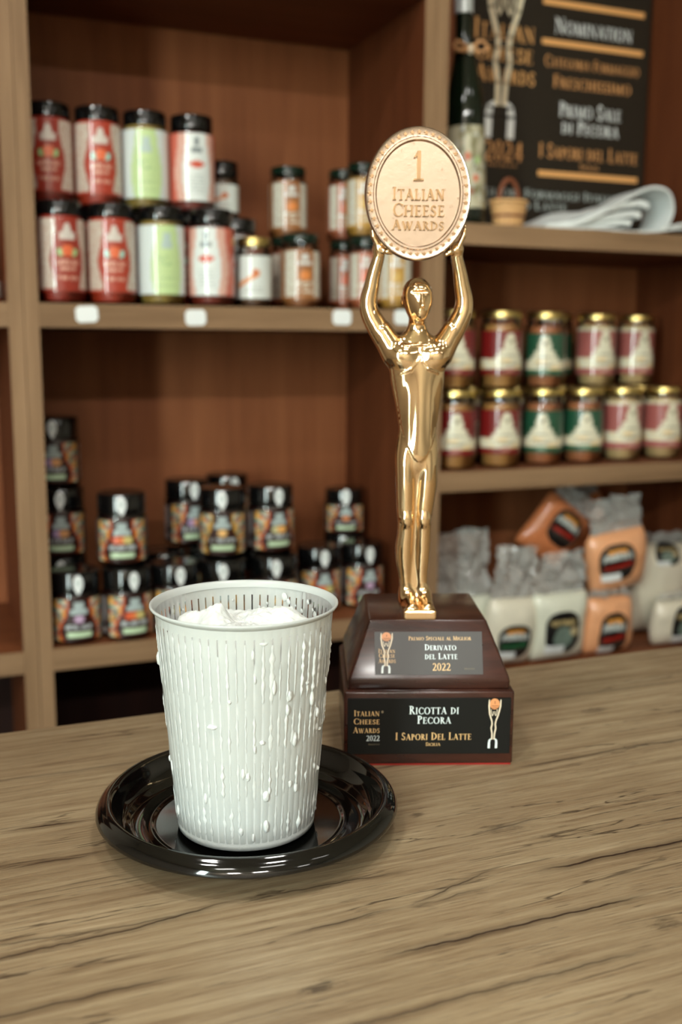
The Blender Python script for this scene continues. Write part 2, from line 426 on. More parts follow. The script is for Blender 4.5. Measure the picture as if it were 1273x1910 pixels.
# ------------------------------------------------------------------ shelving units
SF, SB = 1.5, 1.813
def unit(label, x0, x1, heights, top):
    u = thing('shelving_unit', label, 'shelf', ((x0+x1)/2, SF, 0), 0, 'brown wooden shelving units side by side')
    dx, w = (x0+x1)/2, (x1-x0)/2
    th = .0203
    for s in (-1, 1):
        a, b = (-w, -w+th) if s < 0 else (w-th, w)
        p_ = box('side_panel', a, b, .0008, SB-SF+.012, 0, top, M_VEN_P, u)
        box('edge_band', a, b, 0, .0008, 0, top, M_VEN_V, p_, .0003, 1)
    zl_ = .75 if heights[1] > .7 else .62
    box('back_panel', -w+th, w-th, SB-SF, SB-SF+.012, zl_, top-.034, M_VEN_B, u)
    box('shade_painted_back_panel', -w+th, w-th, SB-SF, SB-SF+.012, .08, zl_, M_SHADEBACK, u)  # lower part of the back, coloured dark to paint in the bay's shade
    for z in heights:
        p_ = box('shelf_board', -w+th, w-th, .0014, SB-SF, z-.0335, z, M_VEN_S, u)
        box('edge_band', -w+th, w-th, .0006, .0014, z-.0335, z, M_VEN_H, p_, .0003, 1)
    box('top_board', -w+th, w-th, 0.0006, SB-SF+.012, top-.034, top, M_VEN_S, u, .0007, 1)
    return u
XA, XB, XC = .1287, .7592, 1.4185
unit('brown shelving unit at the edge, mostly cut off, next to the tomato sauce shelf', XA-.63, XA-.0003, (.30, .783, 1.281, 1.783), 2.16)
unit('brown shelving unit in the middle with sauce jars above small black-lidded jars', XA+.0003, XB-.0003, (.30, .783, 1.281, 1.783), 2.16)
unit('brown shelving unit holding the poster, gold-lidded jars and plastic pouches', XB+.0003, XC-.0003, (.30, .655, 1.0175, 1.4206), 2.16)

# price tags on the shelf edge
bm = bmesh.new(); w, h, c = .0155, .0115, .0045
loop = [(-w+c, -h), (w-c, -h), (w, -h+c), (w, h-c), (w-c, h), (-w+c, h), (-w, h-c), (-w, -h+c)]
vf = [bm.verts.new((a, 0, b)) for a, b in loop]; vb = [bm.verts.new((a, .0012, b)) for a, b in loop]
bm.faces.new(vf); bm.faces.new(vb[::-1])
for i in range(8): bm.faces.new((vf[i], vf[(i+1) % 8], vb[(i+1) % 8], vb[i]))
tag_me = bm_mesh('price_tag', bm); tag_me.materials.append(M_TAG)
for i, (x, z, rot, lab) in enumerate([(.2143, 1.2666, -.05, 'white clipped-corner price tag on the shelf edge below the red sauce jars'),
                        (.3711, 1.2641, -.03, 'white clipped-corner price tag on the shelf edge below the green label jar'),
                        (.603, 1.2679, 0.0, 'white clipped-corner price tag on the shelf edge beside the raised arm of the statuette'),
                        (.7077, 1.2694, 0.0, 'white clipped-corner price tag half hidden behind the head of the statuette')]):
    o = link(bpy.data.objects.new('price_tag', tag_me)); o.location = (x, SF-.0013, z); o.rotation_euler = (0, rot, 0)
    o['label'] = lab; o['category'] = 'price tag'; o['group'] = 'price tags on the sauce shelf'

# ------------------------------------------------------------------ jars
def lerp(a, b, t): return tuple(x+(y-x)*t for x, y in zip(a, b))
def blobtext(u, v, half, v0, v1, seed, fr=5.0):
    if not (v0 < v < v1 and abs(u) < half): return 0
    return 1 if noise.noise(Vector((u/fr, (v-v0)*6, seed*7.3))) > -.22 else 0
TILE = [(206, 150, 66), (92, 142, 146), (206, 196, 166), (214, 112, 58), (120, 160, 150), (226, 176, 96)]
def paint(kind, u, v, opt):
    au = abs(u)
    if kind == 'sauce':
        base = opt.get('base', (152, 44, 24)); c = base
        edge = 26+15*math.exp(-((v-.42)/.26)**2)
        if edge < au < 72 and .04 < v:
            n = noise.noise(Vector((u*.25, v*22, 3)))
            c = lerp((196, 184, 170), (150, 84, 66), max(0, n*1.3))
        if (au < 8 and v < .95-.06*(au/8)**2 and v > .84) or (au < 11 and .80 < v < .87) or (au < 18 and .72 < v < .81): c = (206, 196, 186)
        d = (u/14)**2+((v-.56)/.085)**2
        dl = min((abs(au-15)/9)**2+((v-.54)/.06)**2, 9)
        if dl < 1: c = (150, 190, 130) if opt.get('leaf', 0) == 0 else (150, 205, 190)
        if d < 1: c = (222, 104, 60)
        for k, (h, a, b) in enumerate(((26, .37, .43), (18, .29, .35), (24, .17, .22))):
            if blobtext(u, v, h, a, b, k): c = (206, 150, 130)
        return c
    if kind == 'green':
        c = (212, 222, 220)
        if au < 24+16*math.exp(-((v-.35)/.4)**2): c = (190, 214, 152)
        if (au < 8 and .76 < v < .88) or (au < 14 and .66 < v < .77): c = (176, 196, 190)
        if au < 22 and .40 < v < .56 and noise.noise(Vector((u*.12, v*16, 1))) > .05: c = (164, 192, 136)
        for k, (a, b) in enumerate(((.30, .34), (.22, .26), (.12, .15))):
            if blobtext(u, v, 24, a, b, k+5): c = (172, 196, 140)
        return c
    if kind == 'pink':
        c = (206, 104, 84)
        e = 24+14*math.exp(-((v-.4)/.36)**2)
        if au < e+22: c = lerp((220, 176, 160), (206, 140, 122), max(0, noise.noise(Vector((u*.3, v*26, 9)))))
        if au < e: c = (222, 228, 224)
        if (au < 7 and .80 < v < .93) or (au < 12 and .72 < v < .80): c = (120, 130, 132)
        if (u/22)**2+((v-.545)/(.06-.0012*au))**2 < 1: c = (204, 78, 50)
        for k in range(6):
            if blobtext(u, v, 20, .10+.05*k, .13+.05*k, k+9, 3): c = (184, 194, 190)
        return c
    if kind == 'smallwhite':
        c = (216, 222, 216)
        if abs((v-.5)-u*.004) < .06 and -60 < u < 22: c = (216, 140, 84)
        if (u-10)**2/120+((v-.6)/.1)**2 < 1: c = (206, 116, 66)
        for k in range(3):
            if blobtext(u, v, 34, .14+.08*k, .18+.08*k, k+3): c = (190, 196, 190)
        return c
    if kind == 'veg':
        c = opt.get('base', (150, 96, 52))
        if (abs(au-46) < 17 or 85 < au < 120) and v > .05:
            c = lerp((206, 206, 192), (150, 110, 84), max(0, noise.noise(Vector((u*.2, v*20, 5)))*1.2))
        if (au < 9 and .80 < v < .95) or (au < 18 and .70 < v < .80): c = (202, 202, 196)
        if (u/15)**2+((v-.5)/.1)**2 < 1: c = opt.get('fruit', (216, 130, 62))
        for k in range(3):
            if blobtext(u, v, 24, .14+.09*k, .20+.09*k, k+31): c = (206, 196, 176)
        return c
    if kind == 'honey':
        c = (46, 14, 8); w = 24+20*math.exp(-((v-.22)/.32)**2)
        if w < au < w+6: c = opt.get('edge', (188, 76, 34))
        if w+5 < au < 62:
            i = int(v*9)+int((au-w)/12)*2
            c = TILE[i % 6]
            if noise.noise(Vector((u*.2, v*18, 2))) > .3: c = (96, 60, 40)
        if au > 66: c = (40, 18, 12)
        if 76 < au < 118 and blobtext(u, v, 118, .05, .95, 4, 3): c = (142, 136, 134)
        if (au < 11 and .76 < v < .95) or (au < 21 and .64 < v < .76): c = (172, 186, 184)
        f = opt.get('fruit', ((226, 140, 66),))
        for k, fc in enumerate(f):
            ux = u-(k-(len(f)-1)/2)*13
            if (ux/12)**2+((v-.52)/.10)**2 < 1: c = fc
        if blobtext(u, v, 32, .28, .40, opt.get('seed', 1), 4): c = (176, 182, 182)
        if au < 30 and .08 < v < .22: c = (196, 220, 182)
        return c
    if kind == 'gold':
        base = opt['base']; c = base
        cr = (222, 216, 190)
        if opt.get('pale') and v > .93: c = (208, 200, 172)
        if au < 38 and .20 < v < .46: c = cr
        if au < 27 and .42 < v < .60: c = cr
        if au < 17 and .55 < v < .95-.22*(au/17)**3: c = cr
        if ((u-2)/6)**2+((v-.76)/.06)**2 < 1: c = (150, 140, 112)
        if .14 < v < .36: c = lerp(cr, (226, 190, 130), max(0, noise.noise(Vector((u*.05, v*4, 2)))*1.6))
        if au < 14 and .05 < v < .16: c = lerp(base, cr, .45)
        if blobtext(u, v, 30, .22, .28, 8) or blobtext(u, v, 24, .42, .46, 6): c = (176, 170, 150)
        return c
    return (200, 200, 200)

def label_mesh(name, kind, rad, z0, z1, span, opt={}, nu=56, nv=40):
    vs, cs, fs = [], [], []
    for j in range(nv+1):
        for i in range(nu+1):
            u = -span+2*span*i/nu; v = j/nv; a = R(u)
            vs.append((rad*math.sin(a), -rad*math.cos(a), z0+(z1-z0)*v))
            cs.append(lin(paint(kind, u, v, opt)))
    for j in range(nv):
        for i in range(nu):
            k = j*(nu+1)+i; fs.append((k, k+1, k+nu+2, k+nu+1))
    me = mesh(name, vs, fs, True); set_cols(me, cs); me.materials.append(M_PRINT); return me
def patch_mesh(name, loop, rad, material):
    """polygon (degrees, z) fanned onto a cylinder"""
    cx = sum(p[0] for p in loop)/len(loop); cz = sum(p[1] for p in loop)/len(loop)
    pts = [(cx, cz)]+[(cx+(a-cx)*.5, cz+(b-cz)*.5) for a, b in loop]+list(loop); n = len(loop)
    vs = [(rad*math.sin(R(a)), -rad*math.cos(R(a)), z) for a, z in pts]
    fs = []
    for i in range(n):
        j = (i+1) % n
        fs.append((0, 1+i, 1+j)); fs.append((1+i, 1+n+i, 1+n+j, 1+j))
    me = mesh(name, vs, fs, True); me.materials.append(material); return me

def glass_prof(r, h, neck, hn):
    return [(0, 0.0), (r*.80, 0.0), (r*.93, .0015), (r, .007), (r, h-hn-.012), (r*.97, h-hn-.006), (neck, h-hn+.001), (neck, h)]
def content_prof(r, top):
    q = r-.0024
    return [(0, .0030), (q*.82, .0030), (q*.95, .0045), (q, .010), (q, top-.006), (q*.95, top), (0, top)]
def lid_prof(r, z0, h):
    return [(r-.0014, z0), (r, z0+.0008), (r, z0+h-.0022), (r-.0010, z0+h-.0006), (r-.0028, z0+h), (r-.006, z0+h-.0007), (0, z0+h-.0007)]

PROTO = {}
def make_proto(key, r, h, lid_h, lid_r, lid_m, content_c, top, label=None, seal=False):
    mats = mat('contents_'+key, content_c, .45)
    d = {'glass': lathe('glass_jar', glass_prof(r, h-lid_h*.55, lid_r-.0016, .012), 40),
         'contents': lathe('contents', content_prof(r, top), 32),
         'lid': lathe('lid', lid_prof(lid_r, h-lid_h, lid_h), 40, sharp=50)}
    d['glass'].materials.append(M_GLASS); d['contents'].materials.append(mats); d['lid'].materials.append(lid_m)
    d['label'] = label
    if seal:
        loop = []
        zc, ro = h-lid_h*.50, lid_r+.0004
        for i in range(20):
            a = 2*math.pi*i/20; rr = .0105
            x = math.degrees(.0074*math.sin(a)/ro); z = .0125*math.cos(a)
            if z < 0: x *= 1-.55*(-z/.0125)**2; z *= 1.35
            loop.append((x, zc+z))
        d['seal'] = patch_mesh('seal', loop, ro, M_TAG)
        d['dot'] = patch_mesh('seal_print', [(math.degrees(.0032*math.sin(2*math.pi*i/10)/ro), zc+.001+.0038*math.cos(2*math.pi*i/10)) for i in range(10)], ro+.0003, M_SEALDOT)
    PROTO[key] = d
M_SEALDOT = mat('seal_print', (190, 202, 196), .5)
def jar(key, label, group, x, y, z, off=0.0, name='jar'):
    d = PROTO[key]
    t = thing(name, label, 'jar', (x, y, z), -math.atan2(x, y)+math.asin(max(-.95, min(.95, off))), group)
    obj('glass_jar', d['glass'], None, t); obj('contents', d['contents'], None, t)
    obj('lid', d['lid'], None, t)
    if d['label']: obj('label', d['label'], None, t)
    if 'seal' in d:
        s = obj('seal', d['seal'], None, t); s['label'] = 'white teardrop paper seal over the lid'
        obj('emblem', d['dot'], None, s)
    return t

RS, HS = .0345, .142
def lab(kind, r, z0, z1, span, **opt): return label_mesh('label', kind, r+.0005, z0, z1, span, opt)
RED = (150, 40, 20)
make_proto('sauce_a', RS, HS, .0205, RS*.93, M_BLACK, RED, .121, lab('sauce', RS, .017, .1165, 78, base=(146, 40, 22)))
make_proto('sauce_b', RS, HS, .0205, RS*.93, M_BLACK, (170, 52, 26), .121, lab('sauce', RS, .017, .1165, 78, base=(164, 50, 28), leaf=1))
make_proto('green', RS, HS, .0205, RS*.93, M_BLACK, (150, 124, 58), .120, lab('green', RS, .016, .114, 105))
make_proto('pink', RS, HS, .0205, RS*.93, M_BLACK, (120, 40, 22), .116, lab('pink', RS, .016, .114, 110))
make_proto('smallwhite', .027, .106, .013, .0255, M_GOLDLID, (92, 62, 40), .082, lab('smallwhite', .027, .014, .078, 100))
make_proto('smalldark', .027, .088, .022, .0265, M_BLACK, (92, 62, 40), .060, lab('smallwhite', .027, .010, .052, 100))
RV = .031
make_proto('veg_a', RV, .115, .013, RV*.93, M_GREENLID, (150, 92, 46), .092, lab('veg', RV, .014, .088, 120))
RW = .027
make_proto('veg_b', RW, .115, .013, RW*.93, M_GREENLID, (176, 130, 52), .092, lab('veg', RW, .014, .088, 120, base=(180, 136, 56), fruit=(200, 160, 80)))
make_proto('veg_d', RW, .115, .013, RW*.93, M_GREENLID, (160, 84, 50), .092, lab('veg', RW, .014, .088, 120, base=(166, 92, 60), fruit=(206, 96, 60)))
make_proto('veg_c', RV, .115, .013, RV*.93, M_GREENLID, (160, 84, 50), .092, lab('veg', RV, .014, .088, 120, base=(166, 92, 60), fruit=(206, 96, 60)))
RH, HH = .0375, .109
HF = dict(fig=((178, 150, 190), (222, 160, 106)), onion=((198, 168, 196),), chili=((214, 92, 56), (224, 120, 70), (206, 190, 120)), orange=((240, 190, 120),), peach=((206, 200, 150), (238, 176, 100)))
for i, (k, f) in enumerate(HF.items()):
    make_proto('honey_'+k, RH, HH, .031, RH*.97, M_BLACK, (40, 12, 7), .074, lab('honey', RH, .007, .070, 120, fruit=f, seed=i+2, edge=(210, 160, 70) if k == 'orange' else (206, 84, 36)), seal=True)
make_proto('dark_small', .035, .080, .022, .034, M_BLACK, (34, 12, 8), .055, lab('honey', .035, .006, .052, 120, fruit=((224, 140, 90),), seed=9), seal=True)
RG, HG = .036, .134
make_proto('gold_red', RG, HG, .011, RG*.95, M_GOLDLID, (176, 124, 66), .110, lab('gold', RG, .024, .100, 150, base=(116, 20, 18)))
make_proto('gold_green', RG, HG, .011, RG*.95, M_GOLDLID, (166, 100, 60), .108, lab('gold', RG, .022, .096, 150, base=(28, 76, 52)))
make_proto('gold_pink', RG, HG, .011, RG*.95, M_GOLDLID, (196, 164, 112), .114, lab('gold', RG, .022, .108, 150, base=(160, 88, 82), pale=True))

zA, zB, zR = 1.281, .783, 1.0175
g = 'tall sauce jars on the upper middle shelf'
L1 = 'bottom row'; L2 = 'top row'
jar('sauce_a', 'red tomato sauce jar, black lid, hard against the shelf upright, '+L1, g, .1865, 1.542, zA, .28)
jar('sauce_b', 'red sauce jar with blue-green leaf print beside the green label jar, '+L1, g, .2588, 1.542, zA, .12)
jar('green', 'jar with white and pale green label, black lid, '+L1, g, .3312, 1.542, zA, .25)
jar('pink', 'jar with salmon and white label, end of the four tall jars, '+L1, g, .4072, 1.542, zA, -.22)
jar('sauce_a', 'red tomato sauce jar, black lid, hard against the shelf upright, '+L2, g, .1815, 1.60, zA+HS, 0.0)
jar('sauce_b', 'red sauce jar with blue-green leaf print beside the green label jar, '+L2, g, .2525, 1.60, zA+HS, .12)
jar('green', 'jar with white and pale green label, black lid, '+L2, g, .3228, 1.60, zA+HS, 0.05)
jar('pink', 'jar with salmon and white label, end of the four tall jars, '+L2, g, .3942, 1.60, zA+HS, .22)
for x, w_ in ((.185, 'red sauce jar against the upright'), (.257, 'red sauce jar with blue-green leaf'), (.3285, 'jar with pale green label'), (.400, 'jar with salmon label')):   # second row that carries the top row
    jar('sauce_b', 'red sauce jar hidden behind the bottom row '+w_, g, x-.004, 1.6125, zA, 0)
g2 = 'small jars on the upper middle shelf'
jar('smallwhite', 'small jar with plain white label, orange swoosh and gold lid beside the tall jars', g2, .4778, 1.555, zA, -.05)
jar('pink', 'tall jar behind the small gold-lidded jar, carrying a small black-lidded jar', g, .4745, 1.640, zA, 0)
jar('smalldark', 'small jar with white label and black lid standing high behind the tall jars', g2, .4545, 1.650, zA+HS, 0)
g3 = 'patterned label preserve jars on the upper middle shelf'
jar('veg_a', 'preserve jar with orange print and dark green lid, single front one, bottom row', g3, .5565, 1.562, zA, .25)
jar('veg_c', 'preserve jar half hidden behind the single front preserve jar, bottom row', g3, .5600, 1.628, zA, .0)
jar('veg_a', 'preserve jar standing alone on top of two others, dark green lid', g3, .5687, 1.655, zA+.115, .2)
jar('veg_d', 'slim reddish preserve jar at the back of the cluster beside the statuette, bottom row', g3, .6635, 1.640, zA, .1)
jar('veg_d', 'slim reddish preserve jar at the front of the cluster, beside the raised forearm, bottom row', g3, .6680, 1.563, zA, .1)
jar('veg_b', 'slim yellow preserve jar inside the raised arm, next to the golden head', g3, .7085, 1.533, zA, .1)
jar('veg_b', 'slim yellow back-row preserve jar between raised arm and golden head', g3, .7095, 1.600, zA, .1)
jar('veg_d', 'slim reddish preserve jar at the back of the cluster beside the medal, top row', g3, .6620, 1.642, zA+.115, .1)
jar('veg_b', 'slim yellow preserve jar touching the rim of the medal, top row', g3, .6672, 1.572, zA+.115, .1)

gh = 'small square-shouldered jars with black lids on the lower middle shelf'
jar('honey_onion', 'small dark jar with purple print, bottom row, next to the upright', gh, .1895, 1.543, zB, .12, 'preserve_jar')
jar('honey_fig', 'small dark jar hidden behind the purple print jar, foot of the stack', gh, .1860, 1.655, zB, -.1, 'preserve_jar')
jar('honey_fig', 'small dark jar with fig and peach print, middle of the stack against the upright', gh, .1860, 1.660, zB+HH, -.02, 'preserve_jar')
jar('honey_fig', 'small dark jar with fig and peach print, topmost of the stack against the upright', gh, .1850, 1.690, zB+2*HH, -.12, 'preserve_jar')
jar('honey_chili', 'small dark jar with red chili print, second from the upright in the bottom row', gh, .2660, 1.537, zB, .30, 'preserve_jar')
jar('honey_chili', 'small dark jar with red chili print, alone on top of the second column', gh, .2670, 1.572, zB+HH, .0, 'preserve_jar')
jar('honey_peach', 'small dark jar half behind the basket rim, third from the upright, bottom row', gh, .3420, 1.545, zB, .25, 'preserve_jar')
jar('honey_fig', 'small dark back-row jar between second column and basket rim', gh, .3440, 1.640, zB, .1, 'preserve_jar')
jar('honey_orange', 'small dark jar under the orange slice jar, behind the white basket', gh, .4205, 1.545, zB, .0, 'preserve_jar')
jar('honey_orange', 'small dark jar in the back row under the rear pair, behind the white basket', gh, .4240, 1.640, zB, .0, 'preserve_jar')
jar('honey_orange', 'small dark jar with single orange slice print, upper row, front, above the white basket', gh, .4280, 1.575, zB+HH, .0, 'preserve_jar')
jar('honey_peach', 'small dark jar under the one with the peach print, behind the white basket', gh, .5055, 1.545, zB, .1, 'preserve_jar')
jar('honey_peach', 'small dark jar in the back row, hidden under the rear jars of the middle pile', gh, .5040, 1.640, zB, .0, 'preserve_jar')
jar('honey_peach', 'small dark jar with peach print, upper row, front, next to the orange slice jar', gh, .5110, 1.580, zB+HH, .38, 'preserve_jar')
jar('honey_fig', 'small dark jar at the rear of the upper row, left part of the rear pair', gh, .3980, 1.690, zB+HH, .35, 'preserve_jar')
jar('honey_chili', 'small dark jar at the rear, only its lid showing over the front pair', gh, .4800, 1.735, zB+HH, .4, 'preserve_jar')
jar('honey_fig', 'small dark jar at the very back under the rear lids of the middle pile', gh, .4500, 1.7200, zB, .0, 'preserve_jar')
jar('honey_chili', 'small dark jar, bottom row, just past the basket rim, second from the trophy', gh, .5990, 1.590, zB, .3, 'preserve_jar')
jar('honey_onion', 'small dark jar in the bottom row nearest the trophy plinth', gh, .6780, 1.590, zB, .42, 'preserve_jar')
jar('honey_fig', 'small dark jar hidden at the back of the bottom row by the trophy', gh, .6860, 1.690, zB, .0, 'preserve_jar')
jar('dark_small', 'squat dark jar alone at the back, beside the legs of the statuette', gh, .6860, 1.690, zB+HH, .1, 'preserve_jar')

gg = 'gold-lidded jars on the lower shelf beside the trophy'
B1, B2 = 'bottom row', 'top row'
for key, x, y, z, off, labl in [
    ('gold_red', .8350, 1.556, zR, .10, 'maroon label jar with gold lid, beside the statuette hip, '+B1),
    ('gold_red', .9236, 1.556, zR, .34, 'maroon label jar with gold lid, next to the green ones, '+B1),
    ('gold_green', 1.0183, 1.567, zR, .0, 'green label jar with gold lid, next to the maroon ones, '+B1),
    ('gold_green', 1.1047, 1.568, zR, .18, 'green label jar with gold lid, next to the pink ones, '+B1),
    ('gold_pink', 1.1990, 1.580, zR, .55, 'pink label jar with gold lid, next to the green ones, '+B1),
    ('gold_pink', 1.2925, 1.580, zR, .52, 'pink label jar with gold lid, at the picture edge, '+B1),
    ('gold_red', .8450, 1.585, zR+HG, .20, 'maroon label jar with gold lid, partly behind the raised arm, '+B2),
    ('gold_red', .9420, 1.590, zR+HG, .46, 'maroon label jar with gold lid, next to the green one, '+B2),
    ('gold_green', 1.0380, 1.598, zR+HG, .0, 'green label jar with gold lid, in front, '+B2),
    ('gold_green', 1.1270, 1.705, zR+HG, .0, 'green label jar set back in a gap, mostly hidden, '+B2),
    ('gold_pink', 1.1770, 1.640, zR+HG, .5, 'pink label jar with gold lid, next to the green ones, '+B2),
    ('gold_pink', 1.2900, 1.670, zR+HG, .52, 'pink label jar with gold lid, end by the dark side panel, '+B2)]:
    jar(key, labl, gg, x, y, z, off)
for x, w_ in ((.8350, 'maroon jar by the statuette'), (.9236, 'maroon jar beside the green ones'), (1.0183, 'green jar beside the maroon ones'), (1.1047, 'green jar beside the pink ones'), (1.1990, 'pink jar beside the green ones'), (1.2925, 'pink jar at the picture edge')):
    jar('gold_pink', 'gold-lidded jar hidden behind the bottom row '+w_, gg, x, 1.580+.0735+(.012 if x < 1.1 else 0), zR, 0)

# a bottle in the neighbouring unit, just inside the frame
t = thing('sauce_bottle', 'orange cone-shaped bottle with white foot band at the very edge of the picture', 'bottle', (.0690, 1.575, zA))
obj('bottle_body', lathe('bottle_body', [(0, 0), (.034, 0), (.0365, .004), (.0365, .03), (.034, .036), (.020, .105), (.012, .130), (.012, .138), (0, .138)], 40), mat('orange_sauce', (214, 110, 44), .35), t)
obj('foot_band', lathe('foot_band', [(.0369, .008), (.0372, .009), (.0372, .030), (.0369, .031)], 40), M_PAPER, t)
obj('cap', lathe('cap', [(.0118, .128), (.0165, .128), (.0165, .158), (.014, .162), (0, .162)], 32), M_BLACK, t)

# ------------------------------------------------------------------ top shelf beside the post: bottle, poster, basket, papers
zT = 1.4206
M_BOTTLE = mat('dark_green_glass', (9, 22, 12), .06, spec=.7)
t = thing('wine_bottle', 'dark green bottle with patterned cream label and tan bow, next to the shelf upright', 'bottle', (.8725, 1.60, zT))
obj('bottle_glass', lathe('bottle_glass', [(0, .004), (.024, .004), (.031, 0), (.0332, .005), (.0332, .180), (.0318, .205), (.0270, .235), (.0205, .268), (.0160, .295), (.0138, .320), (.0138, .372), (0, .372)], 48), M_BOTTLE, t)
t.rotation_euler = (0, R(-2.4), 0)
obj('capsule', lathe('capsule', [(.0147, .346), (.0155, .347), (.0157, .384), (.014, .388), (0, .388)], 40), mat('pale_foil', (214, 222, 222), .3, metal=.3), t)
def bottle_col(u, v):
    n = noise.noise(Vector((u*.06, v*7, 1))); n2 = noise.noise(Vector((u*.11, v*13, 5)))
    c = lerp((198, 192, 164), (120, 114, 78), max(0, min(1, n*1.6+.25)))
    if n2 > .42: c = (206, 214, 214)
    for (a, b, q) in ((6, .62, (206, 92, 52)), (36, .58, (176, 206, 136)), (30, .36, (214, 98, 60)), (-22, .3, (120, 140, 80)), (14, .2, (150, 84, 50))):
        if ((u-a)/8)**2+((v-b)/.05)**2 < 1: c = q
    return c
vs, cs, fs = [], [], []
for j in range(37):
    for i in range(49):
        u = -100+200*i/48; v = j/36
        vs.append((.0336*math.sin(R(u)), -.0336*math.cos(R(u)), .034+.132*v)); cs.append(lin(bottle_col(u, v)))
for j in range(36):
    for i in range(48):
        k = j*49+i; fs.append((k, k+1, k+50, k+49))
me = mesh('label', vs, fs, True); set_cols(me, cs); obj('label', me, M_PRINT, t).rotation_euler = (0, 0, -.5)
M_RAFFIA = mat('raffia', (202, 148, 98), .7)
bow = tube('bow', [(.0168*math.cos(a), .0168*math.sin(a), .288) for a in np.linspace(0, 2*math.pi, 24, endpoint=False)], .0032, 6, True)
b0 = obj('bow', bow, M_RAFFIA, t); b0['label'] = 'tan raffia bow tied round the neck'
for s in (-1, 1):
    pts = [(.004*s, -.0185, .288), (.014*s, -.025, .296+.004*s), (.026*s, -.024, .298), (.031*s, -.022, .291), (.026*s, -.023, .284), (.013*s, -.024, .283), (.004*s, -.0185, .287)]
    obj('loop', tube('loop', pts, .0030, 6), M_RAFFIA, b0)
obj('knot', tube('knot', [(.0, -.018, .281), (.001, -.0215, .287), (0, -.018, .294)], [.004, .006, .004], 8), mat('pale_raffia', (222, 204, 176), .7), b0)

poster = thing('award_poster', 'black award poster with gold and white lettering leaning behind the bottle and basket', 'poster', (1.168, 1.80, zT))
PW, PH = .216, .585
M_POSTER = mat('poster_board', (40, 33, 24), .5, spec=.3)
box('board', -PW, PW, -.009, .009, 0, PH, M_POSTER, poster, .0008, 1)
def pframe(a, b): return Vector((a-1.168, -.0091, b-zT)), Vector((0, -1, 0))
M_DULLBRZ = mat('dull_bronze_ink', (230, 166, 104), .5); M_GREYINK = mat('grey_ink', (196, 206, 202), .5); M_PWHITE = mat('poster_white_ink', (248, 252, 250), .5)
sh = .0027
def line(m_, s, x0, x1, y, cap): flat('lettering', text_polys(s, x0, x1, y+sh, cap), pframe, m_, poster)
for x0, x1, y in ((1.1306, 1.366, 1.870), (1.1311, 1.367, 1.798), (1.1319, 1.368, 1.5545)):
    flat('gold_bar', [[(x0, y), (x1, y), (x1, y+.0105), (x0, y+.0105)]], pframe, M_INKBRONZE, poster)
line(M_PWHITE, 'Nomination', 1.1584, 1.3395, 1.818, .029)
line(M_DULLBRZ, 'Categoria Formaggio', 1.1387, 1.3605, 1.756, .021)
line(M_DULLBRZ, 'Freschissimo', 1.1594, 1.3419, 1.719, .024)
line(M_PWHITE, 'Primo Sale', 1.176, 1.3211, 1.666, .028)
line(M_PWHITE, 'di Pecora', 1.183, 1.3172, 1.635, .026)
line(M_DULLBRZ, 'I Sapori del Latte', 1.1327, 1.3666, 1.587, .027)
line(M_DULLBRZ, 'Sicilia', 1.2281, 1.273, 1.570, .010)
line(M_INKBRONZE, 'Italian', .9817, 1.1147, 1.792, .036)
line(M_INKBRONZE, 'Cheese', .9829, 1.1118, 1.755, .031)
line(M_INKBRONZE, 'Awards', .9874, 1.118, 1.716, .031)
line(M_DULLBRZ, '2024', 1.0112, 1.0961, 1.5745, .036)
line(M_DULLBRZ, 'Sicilia', 1.0181, 1.0841, 1.564, .006)
line(M_GREYINK, 'Migliori Formaggi Italiani', .98, 1.3442, 1.509, .017)
line(M_GREYINK, 'Concorso Latte', .98, 1.2016, 1.487, .017)
pl, wh, og, dk = emblem(1.0510-.0465, 1.6130, .0930, .345)
e1 = flat('emblem', pl, pframe, mat('tan_ink', (244, 230, 198), .5), poster, .0003)
flat('emblem_base', wh, pframe, M_PWHITE, e1, .0004)
flat('emblem_disc', og, pframe, M_INKORANGE, e1, .0004)
flat('emblem_print', dk, pframe, M_INKDARK, e1, .0005)
poster.rotation_euler = (R(-.0), 0, 0)

# tiny wicker basket
t = thing('wicker_basket', 'tiny tan wicker basket with brown arched handle in front of the poster', 'basket', (.9395, 1.575, zT))
t.scale = (.88, .88, .92)
M_WICK = mat('tan_wicker', (214, 168, 112), .6); M_WICKD = mat('brown_wicker', (122, 66, 36), .6)
obj('base', lathe('base', [(0, .001), (.026, .001), (.027, .004), (0, .004)], 28), M_WICKD, t)
for k in range(9):
    z = .0055+k*.0049; r = .0268+.0075*k/8
    pts = [((r+.0009*math.cos(a*9+math.pi*k))*math.cos(a), (r+.0009*math.cos(a*9+math.pi*k))*.8*math.sin(a), z) for a in np.linspace(0, 2*math.pi, 54, endpoint=False)]
    obj('weave_band', tube('weave_band', pts, .0027, 6, True), M_WICKD if k in (0, 4) else M_WICK, t)
obj('rim', tube('rim', [(.0365*math.cos(a), .0295*math.sin(a), .051) for a in np.linspace(0, 2*math.pi, 40, endpoint=False)], .0036, 8, True), M_WICK, t)
obj('handle', tube('handle', [(.022*math.cos(a), 0, .048+.044*math.sin(a)) for a in np.linspace(0, math.pi, 22)], .0045, 8), M_WICKD, t)

